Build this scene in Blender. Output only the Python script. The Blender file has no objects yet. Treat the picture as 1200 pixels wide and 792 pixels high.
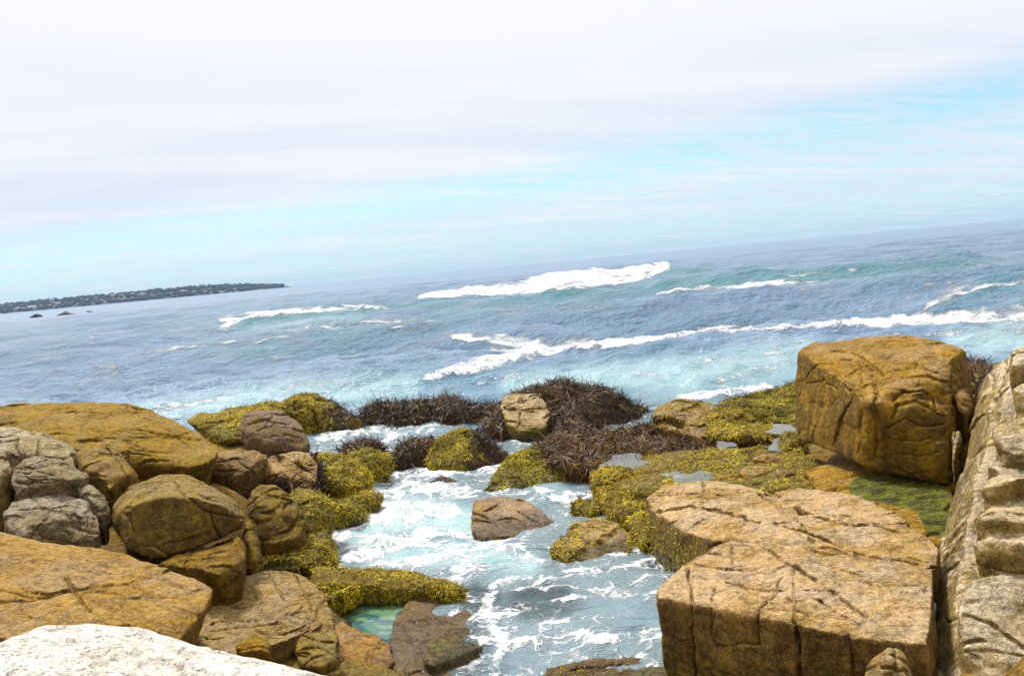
import bpy, bmesh, math, random, time
import numpy as np
from mathutils import Matrix, Vector
from mathutils.kdtree import KDTree
T0 = time.time()
scene = bpy.context.scene
col = scene.collection

# ------------------------------------------------------------------ camera
H = 5.0                       # eye height above the water, metres
FPX, CX, CY = 1039.0, 600.0, 396.0
PITCH, ROLL = math.radians(4.66), math.radians(5.28)
CAM = np.array([0.0, 0.0, H])
_F = np.array([0, math.cos(PITCH), -math.sin(PITCH)])
_U0 = np.array([0, math.sin(PITCH), math.cos(PITCH)])
_R0 = np.array([1.0, 0, 0])
_R = _R0 * math.cos(ROLL) - _U0 * math.sin(ROLL)
_U = _U0 * math.cos(ROLL) + _R0 * math.sin(ROLL)
cd = bpy.data.cameras.new('camera')
cam = bpy.data.objects.new('camera', cd)
col.objects.link(cam)
m = Matrix.Identity(4)
for i in range(3):
    m[i][0], m[i][1], m[i][2], m[i][3] = _R[i], _U[i], -_F[i], CAM[i]
cam.matrix_world = m
cd.sensor_width = 36.0
cd.lens = 36.0 * FPX / 1200.0
cd.clip_start, cd.clip_end = 0.05, 60000
scene.camera = cam

# ------------------------------------------------------------------ light
SUN_EL, SUN_AZ = math.radians(56), math.radians(-36)     # azimuth from +Y (out to sea) towards +X
sd = bpy.data.lights.new('sun', 'SUN')
sd.energy, sd.angle, sd.color = 4.4, math.radians(8), (1.0, 0.96, 0.9)
sun = bpy.data.objects.new('sun', sd)
col.objects.link(sun)
sdir = Vector((math.cos(SUN_EL) * math.sin(SUN_AZ), math.cos(SUN_EL) * math.cos(SUN_AZ), math.sin(SUN_EL)))
sun.rotation_euler = (-sdir).to_track_quat('-Z', 'Y').to_euler()
sun.location = (-20, 10, 40)

scene.view_settings.view_transform = 'Standard'
scene.view_settings.look = 'None'
scene.view_settings.gamma = 1.0
scene.view_settings.exposure = 0.0
scene.view_settings.use_curve_mapping = False
cy = scene.cycles
cy.use_denoising = True
cy.sample_clamp_direct, cy.sample_clamp_indirect = 6.0, 3.0
cy.max_bounces, cy.diffuse_bounces, cy.glossy_bounces = 6, 3, 3
cy.transmission_bounces, cy.transparent_max_bounces, cy.volume_bounces = 4, 8, 0


class NT:
    """small node-tree writer"""
    def __init__(self, tree):
        self.t = tree
        tree.nodes.clear()

    def n(self, kind, **kw):
        nd = self.t.nodes.new(kind)
        ins = kw.pop('ins', {})
        for k, v in kw.items():
            setattr(nd, k, v)
        for k, v in ins.items():
            if isinstance(v, tuple) and len(v) == 2 and hasattr(v[0], 'outputs'):
                self.t.links.new(v[0].outputs[v[1]], nd.inputs[k])
            elif hasattr(v, 'outputs'):
                self.t.links.new(v.outputs[0], nd.inputs[k])
            else:
                nd.inputs[k].default_value = v
        return nd

    def math(self, op, a, b=0.0, c=0.0, clamp=False):
        return self.n('ShaderNodeMath', operation=op, use_clamp=clamp, ins={0: a, 1: b, 2: c})

    def mix(self, fac, a, b, blend='MIX'):
        nd = self.n('ShaderNodeMix', data_type='RGBA', blend_type=blend, ins={0: fac, 6: a, 7: b})
        return (nd, 2)

    def mixf(self, fac, a, b):
        return self.n('ShaderNodeMix', data_type='FLOAT', ins={0: fac, 2: a, 3: b})

    def ss(self, x, lo, hi, o0=0.0, o1=1.0):
        return self.n('ShaderNodeMapRange', interpolation_type='SMOOTHSTEP',
                      ins={0: x, 1: lo, 2: hi, 3: o0, 4: o1})

    def noise(self, vec, scale, detail=5.0, rough=0.55, dist=0.0):
        return self.n('ShaderNodeTexNoise', ins={'Vector': vec, 'Scale': scale, 'Detail': detail,
                                                 'Roughness': rough, 'Distortion': dist})

    def vmath(self, op, a, b=(0, 0, 0)):
        return self.n('ShaderNodeVectorMath', operation=op, ins={0: a, 1: b})


def rgb(r, g, b):
    return (r, g, b, 1.0)


# ------------------------------------------------------------------ sky
world = bpy.data.worlds.new('World')
scene.world = world
world.use_nodes = True
w = NT(world.node_tree)
sky = w.n('ShaderNodeTexSky', sky_type='NISHITA', sun_disc=False, sun_elevation=SUN_EL,
          sun_rotation=SUN_AZ, air_density=1.0, dust_density=0.6, ozone_density=1.5)
tc = w.n('ShaderNodeTexCoord')
sx = w.n('ShaderNodeSeparateXYZ', ins={0: (tc, 'Generated')})
elev = (sx, 'Z')
# streaky cloud sheet seen in perspective: direction projected on a high plane
zz = w.math('ADD', w.math('MAXIMUM', elev, 0.0), 0.10)
px_ = w.math('DIVIDE', (sx, 'X'), zz)
py_ = w.math('DIVIDE', (sx, 'Y'), zz)
pv = w.n('ShaderNodeCombineXYZ', ins={0: px_, 1: py_, 2: 0.0})
pvr = w.n('ShaderNodeVectorRotate', rotation_type='Z_AXIS', ins={'Vector': pv, 'Angle': math.radians(-14)})
pvs = w.vmath('MULTIPLY', pvr, (0.55, 2.0, 1.0))
n1 = w.noise(pvs, 0.9, 7, 0.55, 0.4)
n2 = w.noise(pvs, 3.2, 6, 0.6, 0.3)
nb = w.noise(w.vmath('MULTIPLY', pvr, (0.35, 1.0, 1.0)), 0.55, 3, 0.5)
# the edge of the sheet climbs from left to right
edge = w.math('ADD', w.math('MULTIPLY', (sx, 'X'), 0.075), 0.098)
d0 = w.math('SUBTRACT', elev, edge)
d1 = w.math('ADD', d0, w.math('MULTIPLY', w.math('SUBTRACT', n1, 0.5), 0.075))
deck = w.ss(d1, -0.024, 0.034)
# a thin milky layer low over the sea, with a clear strip under it
band = w.n('ShaderNodeMapRange', interpolation_type='SMOOTHSTEP', ins={0: elev, 1: 0.012, 2: 0.05, 3: 0.0, 4: 1.0})
band2 = w.ss(w.math('ADD', d0, w.math('MULTIPLY', w.math('SUBTRACT', n2, 0.5), 0.06)), -0.040, -0.012, 1.0, 0.0)
low = w.math('MULTIPLY', w.math('MULTIPLY', band, band2), w.ss(n2, 0.38, 0.62, 0.3, 0.9))
wisps = w.math('MULTIPLY', w.ss(n2, 0.41, 0.62), 0.62)
mask = w.math('MAXIMUM', w.math('MAXIMUM', deck, low), wisps, clamp=True)
ccol = w.mix(w.ss(w.math('ADD', w.math('MULTIPLY', nb, 0.6), w.math('MULTIPLY', n1, 0.4)), 0.40, 0.58), rgb(7.7, 8.35, 9.6), rgb(9.1, 9.35, 9.9))
ccol = w.mix(w.ss(elev, 0.10, 0.34), ccol, rgb(9.7, 9.8, 10.0))
skyc = w.mix(1.0, (sky, 0), rgb(1.12, 1.5, 1.62), 'MULTIPLY')
haze_blue = w.mix(w.ss(elev, 0.0, 0.22, 0.8, 0.0), skyc, rgb(5.9, 8.7, 9.8))
allc = w.mix(mask, haze_blue, ccol)
bg = w.n('ShaderNodeBackground', ins={'Color': allc, 'Strength': 0.1})
wo = w.n('ShaderNodeOutputWorld')
w.t.links.new(bg.outputs[0], wo.inputs[0])

# ------------------------------------------------------------------ geometry helpers
def ray(px, py):
    px, py = np.asarray(px, float), np.asarray(py, float)
    return _F + ((px - CX) / FPX)[..., None] * _R - ((py - CY) / FPX)[..., None] * _U


def D(px, py, d):
    return CAM + ray(px, py) * np.asarray(d, float)[..., None]


def Z(px, py, z):
    r = ray(px, py)
    return CAM + r * ((np.asarray(z, float) - H) / r[..., 2])[..., None]


def project(v):
    c = v - CAM
    z = np.maximum(c @ _F, 1e-3)
    return CX + FPX * (c @ _R) / z, CY - FPX * (c @ _U) / z, z


def _hash(ix, iy, iz, seed):
    h = (ix * 374761393 + iy * 668265263 + iz * 2147483647 + seed * 974634777) & 0xFFFFFFFF
    h = ((h ^ (h >> 13)) * 1274126177) & 0xFFFFFFFF
    h = ((h ^ (h >> 16)) * 2246822519) & 0xFFFFFFFF
    return (h ^ (h >> 15)) & 0xFFFFFFFF


_G = np.random.RandomState(3).normal(size=(256, 3))
_G /= np.linalg.norm(_G, axis=1)[:, None]


def perlin(p, seed=0):
    """gradient noise, about -1..1"""
    p = np.asarray(p, float)
    i = np.floor(p).astype(np.int64)
    f = p - i
    u = f * f * f * (f * (f * 6 - 15) + 10)
    out = np.zeros(len(p))
    for dx in (0, 1):
        wx = u[:, 0] if dx else 1 - u[:, 0]
        for dy in (0, 1):
            wy = u[:, 1] if dy else 1 - u[:, 1]
            for dz in (0, 1):
                wz = u[:, 2] if dz else 1 - u[:, 2]
                g = _G[_hash(i[:, 0] + dx, i[:, 1] + dy, i[:, 2] + dz, seed) & 255]
                out += wx * wy * wz * ((f[:, 0] - dx) * g[:, 0] + (f[:, 1] - dy) * g[:, 1] + (f[:, 2] - dz) * g[:, 2])
    return out * 1.6


def fbm(p, oct=4, seed=0, gain=0.5):
    a, s, out = 1.0, 1.0, 0.0
    for o in range(oct):
        out = out + a * perlin(p * s + 17.3 * o, seed + o)
        a *= gain
        s *= 2.03
    return out


def sstep(x, lo, hi):
    t = np.clip((x - lo) / (hi - lo), 0, 1)
    return t * t * (3 - 2 * t)


def seg_dist(px, py, line, hw=None):
    """distance of points to a 2D polyline; with hw returns distance / local half width"""
    best = np.full(px.shape, 1e9)
    for k in range(len(line) - 1):
        ax, ay = line[k]
        bx, by = line[k + 1]
        ex, ey = bx - ax, by - ay
        t = np.clip(((px - ax) * ex + (py - ay) * ey) / (ex * ex + ey * ey + 1e-9), 0, 1)
        d = np.hypot(px - ax - t * ex, py - ay - t * ey)
        if hw is not None:
            d = d / (hw[k] + (hw[k + 1] - hw[k]) * t)
        best = np.minimum(best, d)
    return best


def link(o, parent=None):
    col.objects.link(o)
    if parent is not None:
        o.parent = parent
        o.matrix_parent_inverse = parent.matrix_world.inverted()
    return o


def mesh_from(name, v, f, mat, smooth=True):
    me = bpy.data.meshes.new(name)
    v = np.ascontiguousarray(v, dtype=np.float32)
    f = np.ascontiguousarray(f, dtype=np.int32)
    k = f.shape[1]
    me.vertices.add(len(v))
    me.vertices.foreach_set('co', v.ravel())
    me.loops.add(f.size)
    me.loops.foreach_set('vertex_index', f.ravel())
    me.polygons.add(len(f))
    me.polygons.foreach_set('loop_start', np.arange(len(f), dtype=np.int32) * k)
    me.polygons.foreach_set('loop_total', np.full(len(f), k, dtype=np.int32))
    me.update(calc_edges=True)
    me.validate()
    if smooth:
        me.polygons.foreach_set('use_smooth', np.ones(len(me.polygons), dtype=bool))
    if mat is not None:
        me.materials.append(mat)
    return me


def set_attr(me, name, vals, kind='FLOAT'):
    a = me.attributes.new(name, kind, 'POINT')
    if kind == 'FLOAT':
        a.data.foreach_set('value', np.asarray(vals, np.float32).ravel())
    else:
        a.data.foreach_set('color', np.asarray(vals, np.float32).ravel())


def tag(o, label=None, category=None, group=None, kind=None):
    for k, v in (('label', label), ('category', category), ('group', group), ('kind', kind)):
        if v:
            o[k] = v
    return o


def co_of(me):
    v = np.empty(len(me.vertices) * 3, np.float32)
    me.vertices.foreach_get('co', v)
    return v.reshape(-1, 3).astype(float)


def no_of(me):
    v = np.empty(len(me.vertices) * 3, np.float32)
    me.vertices.foreach_get('normal', v)
    return v.reshape(-1, 3).astype(float)


def tris_of(me):
    me.calc_loop_triangles()
    t = np.empty(len(me.loop_triangles) * 3, np.int32)
    me.loop_triangles.foreach_get('vertices', t)
    return t.reshape(-1, 3)


# ------------------------------------------------------------------ materials
def rock_material(name, top, side, warm, algae_z=0.55, algae_a=1.0, streaks=0.5, speck=0.35, rough=0.85, bump=1.0, gain=1.0):
    top, side, warm = [rgb(*(q * gain for q in x[:3])) for x in (top, side, warm)]
    lum = (top[0] + top[1] + top[2]) / 3 * 1.15
    greyed = rgb(lum * 1.08, lum, lum * 0.90)
    mt = bpy.data.materials.new(name)
    mt.use_nodes = True
    t = NT(mt.node_tree)
    tcn = t.n('ShaderNodeTexCoord')
    oi = t.n('ShaderNodeObjectInfo')
    geo = t.n('ShaderNodeNewGeometry')
    off = t.n('ShaderNodeVectorMath', operation='SCALE', ins={0: (1.0, 0.7, 0.4), 'Scale': t.math('MULTIPLY', (oi, 'Random'), 40.0)})
    p = t.vmath('ADD', (tcn, 'Object'), off)
    na = t.noise(p, 0.9, 6, 0.6, 0.6)
    nbig = t.noise(p, 2.6, 7, 0.62, 0.3)
    nfin = t.noise(p, 14.0, 6, 0.65)
    ngr = t.noise(p, 42.0, 4, 0.78)
    nst = t.noise(t.vmath('MULTIPLY', p, (5.0, 5.0, 0.55)), 1.0, 6, 0.6, 0.5)
    sepn = t.n('ShaderNodeSeparateXYZ', ins={0: (geo, 'Normal')})
    sepp = t.n('ShaderNodeSeparateXYZ', ins={0: (geo, 'Position')})
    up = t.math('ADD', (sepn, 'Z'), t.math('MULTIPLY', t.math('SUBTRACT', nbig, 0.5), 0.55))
    upf = t.ss(up, 0.50, 0.82)  # steep faces take ochre stain, plus extra shade put into their colour
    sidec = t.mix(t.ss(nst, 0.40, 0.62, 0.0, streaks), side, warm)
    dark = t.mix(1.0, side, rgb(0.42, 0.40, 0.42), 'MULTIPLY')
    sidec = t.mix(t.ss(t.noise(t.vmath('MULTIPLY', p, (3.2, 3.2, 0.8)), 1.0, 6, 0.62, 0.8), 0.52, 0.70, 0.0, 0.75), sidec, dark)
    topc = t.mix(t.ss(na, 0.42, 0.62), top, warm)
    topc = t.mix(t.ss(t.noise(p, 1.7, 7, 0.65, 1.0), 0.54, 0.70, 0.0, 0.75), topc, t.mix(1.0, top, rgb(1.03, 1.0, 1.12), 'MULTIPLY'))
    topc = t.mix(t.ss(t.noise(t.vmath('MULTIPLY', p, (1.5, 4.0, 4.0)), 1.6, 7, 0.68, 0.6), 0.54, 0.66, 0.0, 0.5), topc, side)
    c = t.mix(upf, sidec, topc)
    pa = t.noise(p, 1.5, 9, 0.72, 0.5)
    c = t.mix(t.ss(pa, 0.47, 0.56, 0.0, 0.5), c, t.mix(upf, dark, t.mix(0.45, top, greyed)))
    pb_ = t.noise(t.vmath('ADD', p, (7.0, 3.0, 5.0)), 2.3, 9, 0.74, 0.7)
    c = t.mix(t.ss(pb_, 0.54, 0.62, 0.0, 0.7), c, t.mix(1.0, c, rgb(0.62, 0.57, 0.50), 'MULTIPLY'))
    pc_ = t.noise(t.vmath('ADD', p, (2.0, 9.0, 1.0)), 3.1, 9, 0.74, 0.4)
    c = t.mix(t.ss(pc_, 0.56, 0.63, 0.0, 0.55), c, warm)
    v_ = t.ss(nfin, 0.34, 0.66, 0.70, 1.28)
    c = t.mix(1.0, c, t.n('ShaderNodeCombineColor', ins={0: v_, 1: v_, 2: v_}), 'MULTIPLY')
    c = t.mix(t.ss(ngr, 0.53, 0.62, 0.0, speck * 1.5), c, rgb(0.05, 0.04, 0.025))
    c = t.mix(t.ss(ngr, 0.46, 0.36, 0.0, speck * 0.7), c, t.mix(1.0, top, rgb(1.5, 1.5, 1.5), 'MULTIPLY'))
    # dark lichen specks
    sp = t.noise(p, 34.0, 3, 0.6)
    c = t.mix(t.math('MULTIPLY', t.ss(sp, 0.60, 0.66, 0.0, 0.7), t.ss(nbig, 0.42, 0.56)), c, rgb(0.045, 0.035, 0.02))
    # pale lichen and bird stains
    li = t.noise(p, 5.5, 8, 0.72, 0.4)
    c = t.mix(t.math('MULTIPLY', t.ss(li, 0.60, 0.635, 0.0, 0.55), t.ss((sepn, 'Z'), 0.2, 0.6)), c, t.mix(1.0, top, rgb(1.45, 1.5, 1.7), 'MULTIPLY'))
    # every rock a little different: some redder, some greyer, some darker
    rv = (oi, 'Random')
    hs = t.n('ShaderNodeHueSaturation', ins={'Hue': t.math('ADD', 0.490, t.math('MULTIPLY', rv, 0.012)), 'Saturation': t.math('ADD', 0.92, t.math('MULTIPLY', t.math('FRACT', t.math('MULTIPLY', rv, 7.3)), 0.30)),
                                             'Value': t.math('ADD', 0.78, t.math('MULTIPLY', t.math('FRACT', t.math('MULTIPLY', rv, 13.7)), 0.32)), 'Fac': 1.0, 'Color': c})
    c = (hs, 0)
    # golden brown algae film in the tidal zone
    az = t.math('ADD', (sepp, 'Z'), t.math('MULTIPLY', t.math('SUBTRACT', nbig, 0.5), -1.0))
    af = t.ss(az, algae_z + 0.30, algae_z - 0.25, 0.0, algae_a)
    alg = t.mix(t.ss(nfin, 0.38, 0.66), rgb(0.085, 0.055, 0.008), rgb(0.27, 0.19, 0.012))
    alg = t.mix(t.ss(na, 0.5, 0.7, 0.0, 0.6), alg, rgb(0.16, 0.15, 0.012))
    c = t.mix(af, c, alg)
    # wet at the waterline
    wet = t.ss(t.math('ADD', (sepp, 'Z'), t.math('MULTIPLY', nbig, -0.25)), 0.17, 0.0)
    c = t.mix(t.math('MULTIPLY', wet, 0.55), c, rgb(0.03, 0.026, 0.02))
    rg = t.mixf(wet, rough, 0.28)
    # bump
    vor = t.n('ShaderNodeTexVoronoi', feature='DISTANCE_TO_EDGE', ins={'Vector': t.vmath('ADD', t.vmath('MULTIPLY', p, (1.0, 1.0, 2.2)), t.vmath('MULTIPLY', (nbig, 'Color'), (0.9, 0.9, 0.9))), 'Scale': 2.3})
    crk = t.ss((vor, 'Distance'), 0.0, 0.035)
    crk = t.mixf(t.ss(na, 0.46, 0.56), 1.0, crk)
    hgt = t.math('ADD', t.math('MULTIPLY', nfin, 1.0), t.math('MULTIPLY', ngr, 0.16))
    hgt = t.math('ADD', hgt, t.math('MULTIPLY', crk, 0.34))
    fis = t.noise(t.vmath('MULTIPLY', p, (2.2, 6.0, 9.0)), 1.0, 4, 0.6, 0.5)
    fl_ = t.ss(t.math('ABSOLUTE', t.math('SUBTRACT', fis, 0.5)), 0.0, 0.022)
    fl_ = t.mixf(t.ss(t.noise(p, 1.3, 3), 0.45, 0.58), 1.0, fl_)
    hgt = t.math('ADD', hgt, t.math('MULTIPLY', fl_, 0.5))
    bmp = t.n('ShaderNodeBump', ins={'Strength': bump, 'Distance': 0.06, 'Height': hgt})
    bs = t.n('ShaderNodeBsdfPrincipled', ins={'Base Color': c, 'Roughness': rg, 'Normal': bmp, 'Specular IOR Level': 0.35})
    out = t.n('ShaderNodeOutputMaterial')
    t.t.links.new(bs.outputs[0], out.inputs[0])
    return mt


M = {}
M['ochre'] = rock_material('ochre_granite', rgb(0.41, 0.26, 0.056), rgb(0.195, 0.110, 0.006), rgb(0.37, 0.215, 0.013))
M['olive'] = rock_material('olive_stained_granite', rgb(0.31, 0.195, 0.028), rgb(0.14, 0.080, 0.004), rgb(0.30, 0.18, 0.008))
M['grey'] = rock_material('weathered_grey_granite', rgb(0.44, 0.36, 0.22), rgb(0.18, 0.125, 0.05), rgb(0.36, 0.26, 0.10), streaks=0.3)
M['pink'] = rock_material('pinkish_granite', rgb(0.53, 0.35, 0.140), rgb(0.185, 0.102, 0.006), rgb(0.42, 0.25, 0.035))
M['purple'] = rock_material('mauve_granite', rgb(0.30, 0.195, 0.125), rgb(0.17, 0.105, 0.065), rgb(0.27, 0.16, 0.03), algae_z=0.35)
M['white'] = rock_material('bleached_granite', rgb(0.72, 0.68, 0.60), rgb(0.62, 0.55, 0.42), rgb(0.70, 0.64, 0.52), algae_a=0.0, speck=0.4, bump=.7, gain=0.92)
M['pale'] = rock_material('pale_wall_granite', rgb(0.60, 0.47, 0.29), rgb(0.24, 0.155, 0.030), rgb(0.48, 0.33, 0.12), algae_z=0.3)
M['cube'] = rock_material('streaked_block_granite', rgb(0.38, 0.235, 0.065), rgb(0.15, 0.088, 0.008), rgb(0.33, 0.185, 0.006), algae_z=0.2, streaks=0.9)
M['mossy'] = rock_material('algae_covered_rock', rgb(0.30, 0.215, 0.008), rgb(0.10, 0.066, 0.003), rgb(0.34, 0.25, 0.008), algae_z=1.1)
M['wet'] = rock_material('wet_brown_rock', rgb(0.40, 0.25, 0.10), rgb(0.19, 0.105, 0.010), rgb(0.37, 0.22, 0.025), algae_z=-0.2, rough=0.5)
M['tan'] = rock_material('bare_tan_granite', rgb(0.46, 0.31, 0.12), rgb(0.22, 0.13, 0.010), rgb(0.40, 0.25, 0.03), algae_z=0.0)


def simple_material(name, fn):
    mt = bpy.data.materials.new(name)
    mt.use_nodes = True
    t = NT(mt.node_tree)
    bs = fn(t)
    out = t.n('ShaderNodeOutputMaterial')
    t.t.links.new(bs.outputs[0], out.inputs[0])
    return mt


def weed_material(name, dark, mid, light, rough=0.5):
    def fn(t):
        a = t.n('ShaderNodeAttribute', attribute_name='tint')
        c = t.mix(t.ss((a, 'Fac'), 0.0, 0.5), dark, mid)
        c = t.mix(t.ss((a, 'Fac'), 0.5, 1.0), c, light)
        return t.n('ShaderNodeBsdfPrincipled', ins={'Base Color': c, 'Roughness': rough + .12, 'Specular IOR Level': 0.28})
    return simple_material(name, fn)


M['kelp'] = weed_material('dark_kelp', rgb(0.010, 0.006, 0.005), rgb(0.048, 0.022, 0.012), rgb(0.17, 0.070, 0.014), 0.33)
M['redweed'] = weed_material('red_brown_kelp', rgb(0.016, 0.007, 0.003), rgb(0.085, 0.036, 0.008), rgb(0.26, 0.12, 0.016), 0.36)
M['gold'] = weed_material('golden_rockweed', rgb(0.030, 0.019, 0.002), rgb(0.32, 0.225, 0.003), rgb(0.68, 0.50, 0.008), 0.55)
M['green'] = weed_material('green_rockweed', rgb(0.026, 0.024, 0.002), rgb(0.24, 0.195, 0.003), rgb(0.55, 0.45, 0.008), 0.55)

# ------------------------------------------------------------------ rocks
def hull_into(bm, pts):
    vs = [bm.verts.new(p) for p in pts]
    r = bmesh.ops.convex_hull(bm, input=vs)
    dead = [g for g in r['geom_interior'] if isinstance(g, bmesh.types.BMVert)]
    dead += [g for g in r['geom_unused'] if isinstance(g, bmesh.types.BMVert)]
    if dead:
        bmesh.ops.delete(bm, geom=list(set(dead)), context='VERTS')


LUMP_N = 0
def lump(outline, dt, db, T=1.0, bf=0.35, k=0.80, kb=0.75, base=0.35, jit=0.13):
    """points of a solid boulder: a rim seen from the camera, a faceted face towards it, a back and a foot"""
    global LUMP_N
    LUMP_N += 1
    rs = np.random.RandomState(LUMP_N + 100)
    o = np.array(outline, float)
    y0, y1 = o[:, 1].min(), o[:, 1].max()
    dep = lambda y: dt + (db - dt) * (y - y0) / (y1 - y0 + 1e-9)
    c = np.array([o[:, 0].mean(), (y0 + y1) / 2])
    rim = D(o[:, 0], o[:, 1], dep(o[:, 1]))
    sel = rs.permutation(len(o))[:max(4, int(len(o) * .55))]
    f = c + (o[sel] - c) * (k + rs.uniform(-.22, .08, (len(sel), 1)))
    front = D(f[:, 0], f[:, 1], dep(f[:, 1]) - bf * T * rs.uniform(.35, 1.25, len(sel)))
    b = c + (o - c) * kb
    back = D(b[:, 0], b[:, 1], dep(b[:, 1]) + T)
    pts = np.concatenate([rim, front, back])
    low = rim[o[:, 1] > c[1]].copy()
    low = low + (pts.mean(0) - low) * 0.15
    low[:, 2] = pts[:, 2].min() - base
    return np.concatenate([pts, low])


_tmp_count = 0
def remesh(hulls, vox):
    bm = bmesh.new()
    for h in hulls:
        hull_into(bm, [tuple(p) for p in h])
    bmesh.ops.recalc_face_normals(bm, faces=bm.faces)
    me = bpy.data.meshes.new('t')
    bm.to_mesh(me)
    bm.free()
    o = bpy.data.objects.new('t', me)
    col.objects.link(o)
    md = o.modifiers.new('r', 'REMESH')
    md.mode, md.voxel_size, md.adaptivity = 'VOXEL', vox, 0.0
    dg = bpy.context.evaluated_depsgraph_get()
    out = bpy.data.meshes.new_from_object(o.evaluated_get(dg))
    bpy.data.objects.remove(o)
    bpy.data.meshes.remove(me)
    return out


def laplacian(me, v, it, lam=0.55):
    e = np.empty(len(me.edges) * 2, np.int32)
    me.edges.foreach_get('vertices', e)
    e = e.reshape(-1, 2)
    n = len(v)
    a = np.concatenate([e[:, 0], e[:, 1]])
    b = np.concatenate([e[:, 1], e[:, 0]])
    deg = np.maximum(np.bincount(a, minlength=n), 1)
    for _ in range(it):
        s = np.stack([np.bincount(a, weights=v[b, k], minlength=n) for k in range(3)], 1) / deg[:, None]
        v = v + lam * (s - v)
    return v


def joints(v, seed, spacing, n0, step=0.5, wid=0.02):
    """one family of joint planes: grooves at the planes, small random offsets between them"""
    rs = np.random.RandomState(seed)
    nn = np.array(n0, float) + rs.normal(size=3) * 0.15
    nn /= np.linalg.norm(nn)
    u = (v @ nn) / spacing + 0.55 * perlin(v / (spacing * 1.7), seed) + 0.16 * perlin(v / (spacing * 0.5), seed + 7)
    fl = np.floor(u).astype(np.int64)
    d = np.abs(u - np.round(u)) * spacing
    lay = (_hash(fl, fl * 0 + 3, fl * 0 + 5, seed) % 1000) / 1000.0 - 0.5
    nxt = (_hash(fl + 1, fl * 0 + 3, fl * 0 + 5, seed) % 1000) / 1000.0 - 0.5
    t = sstep(u - fl, 0.90, 1.0)
    msk = sstep(perlin(v / (spacing * 2.2) + 5.5, seed + 3), -0.25, 0.25)
    return (lay * (1 - t) + nxt * t) * step, np.exp(-(d / wid) ** 2) * msk


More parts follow.
